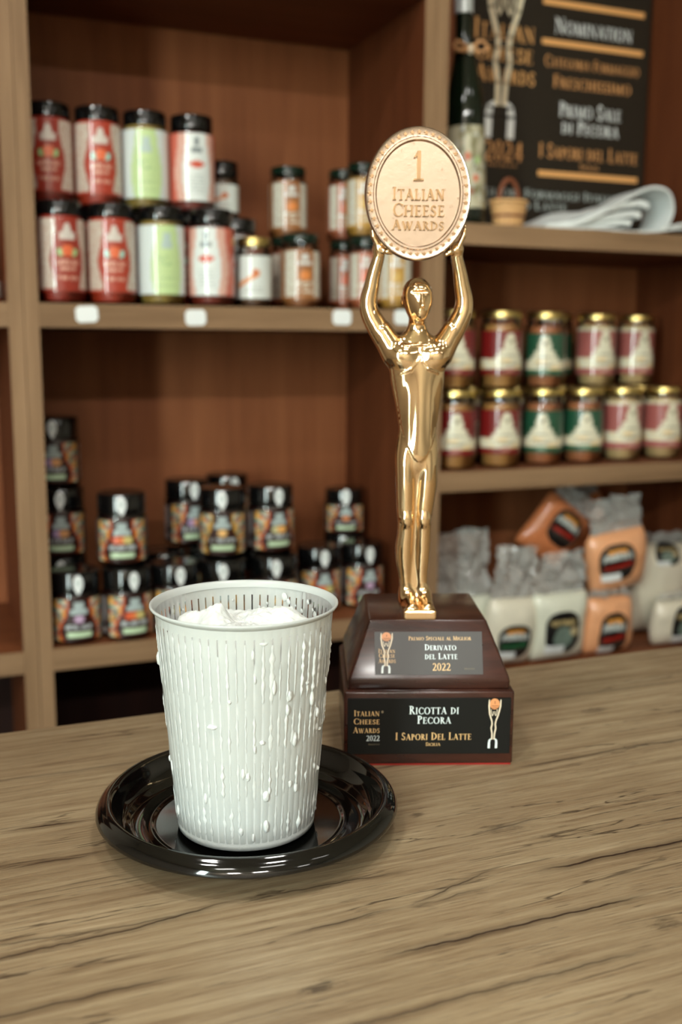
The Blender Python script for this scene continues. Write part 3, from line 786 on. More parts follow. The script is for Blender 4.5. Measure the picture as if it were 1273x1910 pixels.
# folded paper: a sheet that rises and curls over, lying on flat sheets
def sheet(name, prof, y0, y1, th, parent, skew=0.0, flare=0.0):
    n = len(prof); ny = 8; vs, fs = [], []
    for q in (0, 1):
        for j in range(ny+1):
            y = y0+(y1-y0)*j/ny
            for i, (x, z) in enumerate(prof):
                a = prof[max(0, i-1)]; b = prof[min(n-1, i+1)]
                d = Vector((b[0]-a[0], b[1]-a[1])).normalized()
                k = j/ny
                vs.append((x+skew*k-d.y*th*q, y+.006*noise.noise(Vector((x*20, y*20, 3))), max(.0003, z*(1+flare*k)+d.x*th*q+.0012*noise.noise(Vector((x*40, y*30, 8))))))
    N = (ny+1)*n
    for q in (0, 1):
        for j in range(ny):
            for i in range(n-1):
                k = q*N+j*n+i; f = (k, k+1, k+n+1, k+n); fs.append(f if q else f[::-1])
    for j in range(ny):
        for i in (0, n-1):
            k = j*n+i; fs.append((k, k+n, N+k+n, N+k))
    for i in range(n-1):
        for j in (0, ny):
            k = j*n+i; fs.append((k, k+1, N+k+1, N+k))
    bm = bmesh.new(); me0 = mesh('tmp', vs, fs); bm.from_mesh(me0); bpy.data.meshes.remove(me0)
    return obj(name, bm_mesh(name, bm, True, 50), M_PAPER, parent)
def spline(pts, n):
    pts = [Vector((*p, 0)) if len(p) == 2 else Vector(p) for p in pts]; out = []
    P = [pts[0]]+pts+[pts[-1]]
    for i in range(1, len(P)-2):
        for k in range(n):
            s = k/n; a, b, c, d = P[i-1:i+3]
            out.append(.5*((2*b)+(c-a)*s+(2*a-5*b+4*c-d)*s*s+(3*b-a-3*c+d)*s**3))
    out.append(pts[-1]); return out
t = thing('folded_paper', 'white folded paper bags curling up on the shelf in front of the poster', 'paper', (1.0, 1.53, zT))
pr = [(p.x, p.y) for p in spline([(-.012, .0005), (.06, .014), (.13, .046), (.185, .074), (.215, .080), (.240, .070), (.249, .046), (.240, .022), (.226, .012)], 6)]
sheet('curled_sheet', pr, 0, .10, .004, t, .015)
pr = [(p.x, p.y) for p in spline([(-.005, .0008), (.05, .020), (.10, .036), (.14, .040)], 5)]
sheet('loose_sheet', pr, .03, .13, .0015, t, -.02, .2)
for k, (h_, e_) in enumerate(((.050, .20), (.032, .19), (.018, .175))):
    pr = [(p.x, p.y) for p in spline([(-.008+.004*k, .0006), (.06, .012-.002*k), (.12, h_*.72), (e_-.02, h_), (e_, h_*.9)], 5)]
    sheet('loose_sheet', pr, .006+.006*k, .11+.01*k, .009, t, .01, .1)
pr = [(p.x, p.y) for p in spline([(.0, .0004), (.08, .004), (.16, .002), (.22, .006), (.27, .012), (.33, .012), (.38, .010)], 4)]
sheet('flat_sheet', pr, -.008, .13, .0035, t)
pr = [(p.x, p.y) for p in spline([(.25, .014), (.30, .024), (.35, .022), (.385, .018)], 4)]
sheet('flat_sheet', pr, .0, .12, .004, t)

# ------------------------------------------------------------------ plastic pouches
def bag_label_col(kind, x, z):
    """x, z in -1..1 on the label"""
    c = (20, 18, 17)
    if kind in ('red', 'green'):
        if abs(z-.50-.10*(1-x*x)) < .16 and abs(x) < .55: c = (222, 150, 62)
        if abs(z-.26-.08*(1-x*x)) < .17 and abs(x) < .80: c = (198, 204, 198) if noise.noise(Vector((x*6, z*4, 2))) > -.3 else (92, 86, 78)
        if abs(z+.22-.10*x) < .13 and abs(x) < .82: c = (156, 34, 22) if kind == 'red' else (36, 96, 58)
        if -.55 < z < -.38: c = (58, 56, 50)
    elif kind == 'olive':
        if abs(z-.42-.06*(1-x*x)) < .10 and abs(x) < .72: c = (176, 156, 108) if noise.noise(Vector((x*7, z*4, 6))) > -.25 else (70, 62, 44)
        if (x/.55)**2+((z+.25)/.55)**2 < 1: c = (112, 128, 116)
        if ((x-.62)/.22)**2+((z-.05)/.22)**2 < 1: c = (190, 172, 130)
    return c
M_POWDER = {}
def bag(label, kind, loc, w, h, th, tilt, lean, col, labpos, labsize, film, turn=0.0, seed=0, sticker=True):
    t = thing('plastic_pouch', label, 'pouch', loc, 0, 'sealed plastic pouches on the lowest visible shelf')
    t.rotation_euler = (R(lean), R(tilt), R(turn))
    nu, nv = 22, 22
    def front(u, v, s=-1):
        e = (max(0, 1-abs(2*u-1)**2.6)*max(0, 1-abs(2*v-1)**2.8))**.55
        wr = .0028*noise.noise(Vector((u*4, v*4, seed+s)))+.0014*noise.noise(Vector((u*11, v*9, seed+3)))
        wx = w/2*(1-.10*(abs(2*v-1)**6)+.04*math.sin(v*5+seed))
        return Vector(((2*u-1)*wx, s*(e*th/2+wr*e), v*h))
    vs, fs = [], []
    for s in (-1, 1):
        for j in range(nv+1):
            for i in range(nu+1): vs.append(front(i/nu, j/nv, s))
    N = (nu+1)*(nv+1)
    for q in (0, 1):
        for j in range(nv):
            for i in range(nu):
                k = q*N+j*(nu+1)+i; f = (k, k+1, k+nu+2, k+nu+1); fs.append(f if q == 0 else f[::-1])
    bm = bmesh.new(); me0 = mesh('tmp', vs, fs); bm.from_mesh(me0); bpy.data.meshes.remove(me0)
    bmesh.ops.remove_doubles(bm, verts=bm.verts, dist=.0004)
    if col not in M_POWDER: M_POWDER[col] = mat('pouch_contents', col, .32, spec=.5, coat=.5)
    obj('filled_body', bm_mesh('filled_body', bm, True), M_POWDER[col], t)
    # empty crumpled film above the contents
    fh = film; vs, fs = [], []; n1, n2 = 34, 26
    for j in range(n2+1):
        for i in range(n1+1):
            u = i/n1; v = j/n2
            k = min(1, v*3)
            d = (.020*noise.noise(Vector((u*5, v*4, seed+9)))+.016*abs(noise.noise(Vector((u*9, v*8, seed))))+.010*abs(noise.noise(Vector((u*19, v*15, seed)))))*k
            vs.append(((2*u-1)*w/2*(.9-.12*v+.05*noise.noise(Vector((v*3, seed, 0)))), d-.004*k, h*.93+fh*v+.006*noise.noise(Vector((u*6, seed, 1)))*k))
    for j in range(n2):
        for i in range(n1):
            k = j*(n1+1)+i; fs.append((k, k+1, k+n1+2, k+n1+1))
    obj('empty_film', mesh('empty_film', vs, fs, False), M_FILM, t)
    # printed label following the bulge
    cu, cv = labpos; hu, hv = labsize[0]/w/2, labsize[1]/h/2
    vs, cs, fs = [(front(cu, cv)+Vector((0, -.0012, 0)))], [lin(bag_label_col(kind, 0, 0))], []
    nr, na = 14, 40
    for q in range(1, nr+1):
        for a in range(na):
            an = 2*math.pi*a/na; sq = (abs(math.cos(an))**2.8+abs(math.sin(an))**2.8)**(-1/2.8)
            x, z = q/nr*math.cos(an)*sq, q/nr*math.sin(an)*sq
            vs.append(front(cu+x*hu, cv+z*hv)+Vector((0, -.0012, 0))); cs.append(lin(bag_label_col(kind, x, z)))
    for a in range(na):
        fs.append((0, 1+a, 1+(a+1) % na))
        for q in range(nr-1):
            fs.append((1+q*na+a, 1+(q+1)*na+a, 1+(q+1)*na+(a+1) % na, 1+q*na+(a+1) % na))
    me = mesh('label', vs, fs, True); set_cols(me, cs); obj('label', me, M_PRINT, t)
    if sticker:
        vs, fs = [], []
        for j in range(4):
            for i in range(6):
                x = -.95+1.05*i/5; z = -1.0+.42*j/3
                vs.append(front(cu+x*hu, cv+z*hv)+Vector((0, -.0026, 0)))
        for j in range(3):
            for i in range(5):
                k = j*6+i; fs.append((k, k+1, k+7, k+6))
        obj('price_sticker', mesh('price_sticker', vs, fs, True), M_TAG, t)
    return t
OR, WH, WH2 = (230, 166, 120), (224, 217, 196), (218, 219, 200)
zP = .655
bag('white pouch hidden behind the trophy plinth, only its crumpled clear film showing', 'green', (.874, 1.60, zP), .155, .12, .055, -3, 4, WH2, (.5, .5), (.05, .06), .135, 0, 1, False)
bag('white pouch with green striped label peeking out beside the trophy plinth', 'green', (.950, 1.555, zP), .105, .125, .055, 3, 5, WH, (.48, .40), (.064, .064), .105, 0, 5)
bag('white pouch with round olive label, beside the orange pouches', 'olive', (1.052, 1.548, zP), .118, .128, .055, 0, 4, WH2, (.46, .46), (.072, .080), .085, 0, 9)
bag('orange pouch with black and red label, lower one of the two in front', 'red', (1.163, 1.548, zP), .108, .110, .055, 0, 3, OR, (.48, .40), (.060, .082), .02, 0, 13)
bag('orange pouch with black and red label, slumped on top of the lower orange pouch', 'red', (1.198, 1.572, zP+.113), .132, .118, .058, -7, 6, OR, (.40, .56), (.074, .070), .075, 0, 17)
bag('orange pouch leaning askew at the back, black label tilted, above the olive label pouch', 'red', (1.058, 1.640, zP+.175), .115, .120, .045, 36, 8, (206, 124, 78), (.56, .62), (.072, .070), .04, 0, 21, False)
bag('orange pouch at the very back, only its top showing under the shelf', 'red', (1.235, 1.72, zP+.165), .11, .11, .045, -20, 8, (206, 124, 78), (.7, .3), (.04, .04), .05, 0, 23, False)
bag('white pouch with dark label at its top, behind the slumped orange pouch', 'olive', (1.345, 1.640, zP), .155, .185, .06, 2, 6, WH, (.46, .90), (.060, .040), .035, 0, 27)
bag('white pouch with dark label at the picture edge, in front', 'olive', (1.330, 1.550, zP), .125, .090, .05, 0, 4, WH, (.5, .50), (.060, .072), .02, 0, 31)

# ------------------------------------------------------------------ plate
CUP = Vector((.1575, .5352, CT)); PLATE = Vector((.1602, .5404, CT))
M_PLATE = mat('black_gloss_plastic', (7, 7, 6), .07, spec=.6, coat=.3)
t = thing('black_plate', 'round glossy black plastic plate with raised rim under the ricotta basket', 'plate', PLATE)
top = [(0, .0034), (.0530, .0034), (.0545, .0036), (.0556, .0044), (.0568, .0046), (.0580, .0038), (.0592, .0034), (.0655, .0036), (.0680, .0044), (.0700, .0060), (.0712, .0066), (.0726, .0070), (.0752, .0140), (.0770, .0188), (.0784, .0205), (.0800, .0211), (.0812, .0208), (.0821, .0197), (.0834, .0190), (.0850, .0178), (.0864, .0156), (.0870, .0140)]
und = [(.0868, .0132), (.0861, .0138), (.0846, .0166), (.0830, .0178), (.0814, .0186), (.0804, .0198), (.0786, .0192), (.0764, .0140), (.0738, .0060), (.0714, .0052), (.0690, .0030), (.0655, .0012), (.0640, .0), (.0600, .0), (.0585, .0012), (0, .0012)]
obj('plate_body', lathe('plate_body', top+und, 144, sharp=60), M_PLATE, t)

# ------------------------------------------------------------------ basket of ricotta
def pp_mat():
    M = bpy.data.materials.new('milky_plastic'); M.use_nodes = True; t = NT(M); n = t.n; n.remove(t.b)
    df = t.new('ShaderNodeBsdfDiffuse'); df.inputs[0].default_value = rgba((212, 217, 213))
    tl = t.new('ShaderNodeBsdfTranslucent'); tl.inputs[0].default_value = rgba((222, 228, 224))
    tr = t.new('ShaderNodeBsdfTransparent'); tr.inputs[0].default_value = rgba((236, 242, 238))
    gl = t.new('ShaderNodeBsdfGlossy'); gl.inputs['Roughness'].default_value = .28
    def mx(f, a, b):
        m_ = t.new('ShaderNodeMixShader')
        if isinstance(f, float): m_.inputs[0].default_value = f
        else: t.link(f, m_.inputs[0])
        t.link(a.outputs[0], m_.inputs[1]); t.link(b.outputs[0], m_.inputs[2]); return m_
    a = mx(.22, df, tl); a = mx(.10, a, tr)
    fr = t.new('ShaderNodeFresnel'); fr.inputs[0].default_value = 1.45
    a = mx(fr.outputs[0], a, gl)
    t.link(a.outputs[0], n['Material Output'].inputs[0]); return M
M_PP = pp_mat()
M_RIC = mat('ricotta', (212, 216, 212), .62, spec=.3, **{'Subsurface Weight': .35, 'Subsurface Scale': .004})
M_RIC.node_tree.nodes['Principled BSDF'].inputs['Subsurface Radius'].default_value = (1, .9, .8)
tt = NT(M_RIC); tt.bump(tt.noise(tt.coord((420, 420, 420)), 1, 4, .65), .35, .0006)
RB, RT, ZW, HZ = .0388, .0495, .004, .1320      # base radius, top radius, foot height, wall top
def rad_at(z): return RB+(RT-RB)*min(1, max(0, (z-ZW)/(HZ-ZW)))**.95
cup = thing('ricotta_basket', 'milky plastic draining basket with slotted ribbed sides standing on the black plate', 'basket', CUP, -YAW)
NS = 64
tiers = [(.0105, .0315), (.0345, .0590), (.0620, .0860), (.0890, .1268)]
zs = sorted({round(z, 5) for z in [ZW+.0004, ZW+.003, .0105, .1268, HZ]+[v for p in tiers for v in p]+[p[0]+(p[1]-p[0])*k/4 for p in tiers for k in (1, 2, 3)]})
bm = bmesh.new(); rings = []
for z in zs:
    r0 = rad_at(z)-(.0035*max(0, 1-(z-ZW)/.006)**2); row = []
    for i in range(NS):
        c = 2*math.pi*i/NS
        for da, dr in ((-.30, 0), (-.16, .00045), (.16, .00045), (.30, 0), (.36, 0)):
            pass
        for da, dr in ((.085, 0.0), (.25, .00013), (.75, .00013), (.915, 0.0)):
            a = c+2*math.pi/NS*da; rr = r0+(dr if .0105 <= z <= .1268 else .0002)
            row.append(bm.verts.new((rr*math.sin(a), -rr*math.cos(a), z)))
    rings.append(row)
NC = NS*4
for j in range(len(zs)-1):
    zm = (zs[j]+zs[j+1])/2
    slot_row = any(a < zm < b for a, b in tiers)
    for i in range(NC):
        if slot_row and i % 4 == 3: continue
        k = (i+1) % NC
        bm.faces.new((rings[j][i], rings[j][k], rings[j+1][k], rings[j+1][i]))
bot = bm.verts.new((0, 0, ZW+.0004))
for i in range(NC): bm.faces.new((bot, rings[0][(i+1) % NC], rings[0][i]))
bmesh.ops.recalc_face_normals(bm, faces=bm.faces)
me = bm_mesh('slotted_wall', bm, True, 50)
o = obj('slotted_wall', me, M_PP, cup)
obj('rim', lathe('rim', [(.0495, .1316), (.0504, .1321), (.0518, .1333), (.0525, .1343), (.0524, .1351), (.0518, .1354), (.0509, .1350), (.0498, .1338), (.0489, .1316)], 128, close=True, sharp=80), M_PP, cup)

# the curd: one lump filling the basket, with an uneven top
NA, NR = 160, 44
vs, fs = [], []
mounds = [(-.031, .004, .0075, .0085), (-.0165, -.001, .0105, .0095), (-.0135, .001, .0055, .0022), (.0145, .007, .0085, .0095), (.027, .004, .0075, .0100), (.001, .012, .0035, .012), (0, -.02, .006, .018)]
def curd_top(x, y):
    z = .1195
    for mx_, my_, h, s in mounds: z += h*math.exp(-((x-mx_)**2+(y-my_)**2)/(s*s))
    p = Vector((x, y, 0))
    z += .0030*noise.noise(p*95)+.0020*abs(noise.noise(p*210+Vector((3, 1, 2))))+.0012*noise.noise(p*420)+.0006*noise.noise(p*900)
    rr = math.hypot(x, y)
    z -= .010*max(0, (rr-.036)/.012)**1.5*(1+.5*noise.noise(p*60))
    return min(z, .1335)
for q in range(NR+1):
    for a in range(NA):
        rr = .0472*q/NR; an = 2*math.pi*a/NA
        x, y = rr*math.sin(an), -rr*math.cos(an)
        vs.append((x, y, curd_top(x, y)))
for q in range(NR):
    for a in range(NA):
        b = (a+1) % NA
        fs.append((q*NA+a, (q+1)*NA+a, (q+1)*NA+b, q*NA+b))
base = len(vs); ring0 = NR*NA
lv = [k for k in np.linspace(.108, .006, 40)]
for z in lv:
    for a in range(NA):
        an = 2*math.pi*a/NA
        rr = rad_at(z)+.00002+.00006*noise.noise(Vector((an*14, z*160, 1)))
        vs.append((rr*math.sin(an), -rr*math.cos(an), z))
for j in range(len(lv)):
    prev = ring0 if j == 0 else base+(j-1)*NA
    for a in range(NA):
        b = (a+1) % NA; cur = base+j*NA
        fs.append((prev+a, cur+a, cur+b, prev+b))
vs.append((0, 0, .006)); e = len(vs)-1
for a in range(NA): fs.append((base+(len(lv)-1)*NA+a, e, base+(len(lv)-1)*NA+(a+1) % NA))
bm = bmesh.new(); me0 = mesh('tmp', vs, fs); bm.from_mesh(me0); bmesh.ops.remove_doubles(bm, verts=bm.verts, dist=1e-6)
ric = thing('ricotta', 'fresh white ricotta with a lumpy top filling the slotted basket', 'cheese', CUP, -YAW)
obj('curd', bm_mesh('curd', bm, True), M_RIC, ric)
# curd squeezed out through the slots: beaded ridges and crumbs
vs, fs = [], []
def add_ridge(an, z0, z1, wid, hgt, seed, n=None):
    n = n or max(6, int((z1-z0)/.0011)); k = len(vs); prof = [(-1, 0), (-.7, .65), (0, 1), (.7, .65), (1, 0)]
    for j in range(n+1):
        z = z0+(z1-z0)*j/n; e = min(1, j/2.2, (n-j)/2.2)
        q = .55+.95*max(0, noise.noise(Vector((seed*3.1, z*330, 0)))+.28)
        wv = wid*(.35+.65*e)*q; hv = hgt*e*q*(1+.6*noise.noise(Vector((seed*1.7, z*700, 4))))
        off = .0004*noise.noise(Vector((seed, z*260, 7)))
        for (px, ph) in prof:
            r_ = rad_at(z)+.00025+hv*ph; a = an+(px*wv+off)/r_
            vs.append((r_*math.sin(a), -r_*math.cos(a), z))
    for j in range(n):
        for i in range(4): fs.append((k+j*5+i, k+j*5+i+1, k+j*5+i+6, k+j*5+i+5))
def add_blob(an, z, sx, sz, hgt, seed):
    hgt *= .62; sx *= .8; sz *= .85
    k = len(vs); n, mseg = 4, 12; r_ = rad_at(z)+.0002
    vs.append(((r_+hgt)*math.sin(an), -(r_+hgt)*math.cos(an), z))
    for q in range(1, n+1):
        for i in range(mseg):
            th_ = 2*math.pi*i/mseg; w = q/n*(1+.35*noise.noise(Vector((math.cos(th_)*1.6, math.sin(th_)*1.6, seed))))
            hh = r_+hgt*math.sqrt(max(0, 1-(q/n)**2))*(1+.4*noise.noise(Vector((th_, q, seed)))); zz = z+sz*w*math.sin(th_); a = an+sx*w*math.cos(th_)/r_
            vs.append((hh*math.sin(a), -hh*math.cos(a), zz))
    for i in range(mseg):
        j = (i+1) % mseg; fs.append((k, k+1+i, k+1+j))
        for q in range(n-1): fs.append((k+1+q*mseg+i, k+1+(q+1)*mseg+i, k+1+(q+1)*mseg+j, k+1+q*mseg+j))
rnd = random.Random(5)
for i in range(NS):
    an = 2*math.pi*(i+1.0)/NS
    face = ((an+math.pi) % (2*math.pi))-math.pi          # 0 faces the camera, positive towards the trophy
    for ti, (a, b) in enumerate(tiers):
        L = b-a
        heavy = 1.0 if face < .35 else 1.35
        if ti == 3 and abs(face) > 1.75: continue
        zhi = b-.001 if ti < 3 else b-.001-rnd.random()*.004
        lo = a+.001+L*rnd.random()*.12
        w0 = rnd.choice((.00045, .0006, .0007))*heavy; h0 = rnd.choice((.00012, .0002, .0004))*heavy
        if rnd.random() < (.10 if face < .1 else .22): w0 *= 1.5; h0 *= 1.8
        if rnd.random() < .93: add_ridge(an, lo, zhi if rnd.random() < .7 else a+L*(.5+.4*rnd.random()), w0, h0, i*7+ti)
        if rnd.random() < (.07 if face < .1 else .20): add_blob(an+rnd.uniform(-.3, .3)*.05, a+L*rnd.random()*.5, rnd.uniform(.0008, .0019)*heavy, rnd.uniform(.001, .0034), rnd.uniform(.0008, .0018), i+ti)
for an, z, sx, sz, h in [(-.30, .078, .0042, .0016, .0020), (.06, .052, .0014, .0042, .0018), (.12, .050, .0016, .0028, .0016), (.42, .100, .0016, .0052, .0016), (.62, .094, .0018, .0040, .0020), (.60, .086, .0016, .0036, .0018), (.98, .088, .0020, .0060, .0020), (1.12, .078, .0022, .0034, .0022), (.72, .068, .0018, .0050, .0018), (.35, .038, .0022, .0040, .0022), (.36, .020, .0020, .0046, .0022), (-1.45, .104, .0022, .0050, .0026), (-.45, .036, .0012, .0040, .0016), (.18, .119, .0012, .0036, .0010), (.30, .1245, .0030, .0010, .0010), (1.3, .042, .0018, .0018, .0022), (-1.1, .020, .0018, .0040, .0016), (.02, .018, .0018, .0030, .0014)]:
    add_blob(an, z, sx, sz, h, z*900)
bm = bmesh.new(); me0 = mesh('tmp', vs, fs, True); bm.from_mesh(me0)
o = obj('squeezed_curd', bm_mesh('squeezed_curd', bm, True), M_RIC, ric); o['kind'] = 'stuff'
# flecks left on the inside of the rim
vs, fs = [], []
for (a, z, s) in [(-2.0, .1235, .0016), (-1.85, .1215, .0009), (-2.2, .1225, .0008), (2.72, .1265, .0020), (2.66, .1240, .0014), (2.45, .1200, .0012), (2.2, .1195, .0018), (2.25, .1225, .0010), (2.95, .122, .0008), (-2.9, .124, .0007), (2.35, .1262, .0012), (3.05, .1195, .0009), (1.95, .121, .0010), (2.55, .1225, .0007)]:
    k = len(vs); r_ = rad_at(z)-.0009; vs.append(((r_-.0008)*math.sin(a), -(r_-.0008)*math.cos(a), z))
    for i in range(9):
        th_ = 2*math.pi*i/9; q = s*(1+.4*noise.noise(Vector((th_, s*900, 1))))
        vs.append((r_*math.sin(a+q*math.cos(th_)/r_), -r_*math.cos(a+q*math.cos(th_)/r_), z+1.3*q*math.sin(th_)))
    for i in range(9): fs.append((k, k+1+i, k+1+(i+1) % 9))
o = obj('curd_flecks', mesh('curd_flecks', vs, fs, True), M_RIC, ric); o['kind'] = 'stuff'

# ------------------------------------------------------------------ trophy
TANG = R(-20.203)
trophy = thing('award_trophy', 'golden statuette lifting a medal on a dark wooden plinth beside the basket', 'trophy', (.2429, .5967, CT), TANG)
def lacquer():
    M = mat('dark_lacquered_wood', (50, 24, 17), .26, spec=.4, coat=.2); t = NT(M)
    g_ = t.noise(t.coord((14, 60, 90)), 1, 4, .6, .5)
    t.link(t.ramp(g_, [(.3, (36, 16, 11)), (.7, (66, 34, 24))]), t.b.inputs['Base Color'])
    t.b.inputs['Coat Roughness'].default_value = .12
    return M
M_LAC = lacquer()
BW, BD = .1129, .1075
box('felt_pad', .004, BW-.001, .0012, BD-.004, 0, .0012, mat('red_felt', (150, 34, 24), .9), trophy)
box('plinth_block', 0, BW, 0, BD, .0012, .0515, M_LAC, trophy, .0014, 3)
def frustum(name, b, t_, z0, z1, bev, material, zlip):
    bm = bmesh.new(); (x0, x1, y0, y1), (X0, X1, Y0, Y1) = b, t_
    rows = [[(x0, y0, z0), (x1, y0, z0), (x1, y1, z0), (x0, y1, z0)], [(x0, y0, zlip), (x1, y0, zlip), (x1, y1, zlip), (x0, y1, zlip)], [(X0, Y0, z1), (X1, Y0, z1), (X1, Y1, z1), (X0, Y1, z1)]]
    vv = [[bm.verts.new(p) for p in r_] for r_ in rows]
    bm.faces.new(vv[0][::-1]); bm.faces.new(vv[2])
    for j in (0, 1):
        for i in range(4): bm.faces.new((vv[j][i], vv[j][(i+1) % 4], vv[j+1][(i+1) % 4], vv[j+1][i]))
    bmesh.ops.bevel(bm, geom=list(bm.edges), offset=bev, segments=3, affect='EDGES', profile=.5)
    return obj(name, bm_mesh(name, bm, True, 35), material, trophy)
frustum('plinth_top', (.0026, BW-.0026, .0026, BD-.0026), (.0172, BW-.0175, .0170, .0905), .0517, .0960, .0017, M_LAC, .0585)
box('plinth_collar', .0014, BW-.0014, .0014, BD-.0014, .0512, .0522, M_LAC, trophy, .0004, 1)

M_PLQ = mat('plaque_print', (17, 17, 14), .5, spec=.22)
M_PLQ2 = mat('satin_plaque_print', (38, 36, 32), .42, spec=.6)
def pl_frame(o3, ux, vz, nrm): return lambda a, b: (o3+ux*a+vz*b, nrm)
# lower plaque on the block
x0, x1, z0, z1 = .0026, .1106, .0086, .0472
p2 = box('award_plaque', x0, x1, -.0009, .0002, z0, z1, M_PLQ, trophy, .0002, 1)
w2, h2 = x1-x0, z1-z0
fr2 = pl_frame(Vector((x0, -.00092, z0)), Vector((1, 0, 0)), Vector((0, 0, 1)), Vector((0, -1, 0)))
def X2(px): return (px-100)/1078*w2
def Z2(py): return (1152-py)/(1152-783)*h2
PL = [fr2, p2]
go, wt, fa = M_INKGOLD, M_INKWHITE, M_INKFAINT
def tl(m_, s, a, b, base, top_, X_, Z_, small=.8): flat('lettering', text_polys(s, X_(a), X_(b), Z_(base), Z_(top_)-Z_(base), small), PL[0], m_, PL[1])
tl(go, 'Italian', 140, 310, 898, 860, X2, Z2); tl(go, 'Cheese', 138, 311, 952, 914, X2, Z2); tl(go, 'Awards', 136, 312, 1010, 972, X2, Z2)
tl(wt, '2022', 224, 312, 1063, 1027, X2, Z2); tl(wt, 'Ricotta di', 504, 834, 887, 832, X2, Z2); tl(wt, 'Pecora', 558, 783, 950, 897, X2, Z2)
tl(go, 'I Sapori Del Latte', 415, 920, 1058, 1009, X2, Z2); tl(go, 'Sicilia', 617, 715, 1098, 1074, X2, Z2)
tl(fa, 'Edizione', 238, 312, 1090, 1080, X2, Z2)
go_dot = disc_poly(X2(328), Z2(871), .0008, .0009, 12)
flat('registered_mark', go_dot, fr2, M_INKFAINT, p2)
pl, wh, og, dk = emblem(X2(1026), Z2(1120), X2(1116)-X2(1026), Z2(785)-Z2(1120))
flat('emblem_outline', pl, fr2, M_INKPALE, p2); flat('emblem_base', wh, fr2, M_INKWHITE, p2, .0002); flat('emblem_disc', og, fr2, M_INKORANGE, p2, .00022); flat('emblem_print', dk, fr2, M_INKDARK, p2, .0003)
# upper plaque on the sloping face
A, B = Vector((.0026, .0026, .0585)), Vector((.0172, .0170, .0960))
sl = Vector((0, B.y-A.y, B.z-A.z)).normalized(); nr = Vector((0, -sl.z, sl.y))
def face_pt(x, z): return Vector((x, A.y+(z-A.z)/(B.z-A.z)*(B.y-A.y), z))
c00, w1, h1 = face_pt(.0206, .0618), .0716, .0264/sl.z
bm = bmesh.new()
for q in (0, .0007):
    for (a, b) in ((0, 0), (w1, 0), (w1, h1), (0, h1)): bm.verts.new(c00+Vector((1, 0, 0))*a+sl*b+nr*q)
bm.verts.ensure_lookup_table(); v = bm.verts
bm.faces.new((v[4], v[5], v[6], v[7])); bm.faces.new((v[3], v[2], v[1], v[0]))
for i in range(4): bm.faces.new((v[i], v[(i+1) % 4], v[4+(i+1) % 4], v[4+i]))
p1 = obj('award_plaque', bm_mesh('award_plaque', bm), M_PLQ2, trophy)
fr1 = pl_frame(c00+nr*.0007, Vector((1, 0, 0)), sl, nr)
def X1(px): return (px-280)/710*w1
def Z1(py): return (630-py)/(630-344)*h1
PL[:] = [fr1, p1]
tl(go, 'Premio Speciale al Miglior', 503, 917, 402, 375, X1, Z1); tl(wt, 'Derivato', 608, 818, 468, 429, X1, Z1); tl(wt, 'del Latte', 608, 824, 528, 488, X1, Z1)
tl(go, '2022', 657, 777, 604, 555, X1, Z1); tl(fa, 'Edizione', 868, 936, 597, 586, X1, Z1)
it_ = go; tl(it_, 'Italian', 303, 414, 486, 458, X1, Z1); tl(it_, 'Cheese', 305, 413, 517, 489, X1, Z1); tl(it_, 'Awards', 303, 417, 552, 524, X1, Z1)
pl, wh, og, dk = emblem(X1(316), Z1(624), X1(402)-X1(316), Z1(348)-Z1(624))
flat('emblem_outline', pl, fr1, M_INKPALE, p1, .0002); flat('emblem_base', wh, fr1, M_INKWHITE, p1, .00025); flat('emblem_disc', og, fr1, M_INKORANGE, p1, .0003); flat('emblem_print', dk, fr1, M_INKDARK, p1, .00035)

def gold_mat(name, col, rough, bumpy=0.0):
    M = mat(name, col, rough, metal=1.0)
    if bumpy:
        t = NT(M)
        n1 = t.noise(t.coord((190, 190, 190)), 1, 5, .7); n2 = t.noise(t.coord((60, 60, 60)), 1, 3, .6)
        t.bump(t.math('ADD', n1, t.math('MULTIPLY', n2, .5)), bumpy, .0006)
        pat = t.math('MULTIPLY', t.smooth(n1, .56, .70), t.smooth(n2, .46, .62))
        t.link(t.mix(pat, col, (140, 116, 94)), t.b.inputs['Base Color'])
    return M
M_GOLD = gold_mat('polished_gold', (248, 216, 170), .07)
M_LETTER = gold_mat('antique_gold', (176, 144, 108), .30)
M_MEDAL = gold_mat('satin_gold', (212, 192, 174), .22, .24)

# ---- the figure: one continuous surface from a distance field (millimetres)
H = .62
LO = np.array([8.0, 12.0, 95.2]); HI = np.array([92.0, 66.0, 358.0])
dim = np.ceil((HI-LO)/H).astype(int)+1
FLD = np.full(dim, 40.0, np.float32)
gx = (LO[0]+H*np.arange(dim[0])).astype(np.float32); gy = (LO[1]+H*np.arange(dim[1])).astype(np.float32); gz = (LO[2]+H*np.arange(dim[2])).astype(np.float32)
def region(lo, hi):
    a = np.clip(np.floor((np.array(lo)-LO)/H).astype(int), 0, dim); b = np.clip(np.ceil((np.array(hi)-LO)/H).astype(int)+1, 0, dim)
    sl_ = tuple(slice(p, q) for p, q in zip(a, b))
    return sl_, gx[sl_[0]][:, None, None], gy[sl_[1]][None, :, None], gz[sl_[2]][None, None, :]
def smin(a, b, k):
    h = np.clip(k-np.abs(a-b), 0, None)/k
    return np.minimum(a, b)-h*h*k*.25
def union(sl_, d, k=2.0):
    FLD[sl_] = smin(FLD[sl_], d.astype(np.float32), k) if k > 0 else np.minimum(FLD[sl_], d)
def carve(sl_, d, k=.8): FLD[sl_] = -smin(-FLD[sl_], d.astype(np.float32), k)
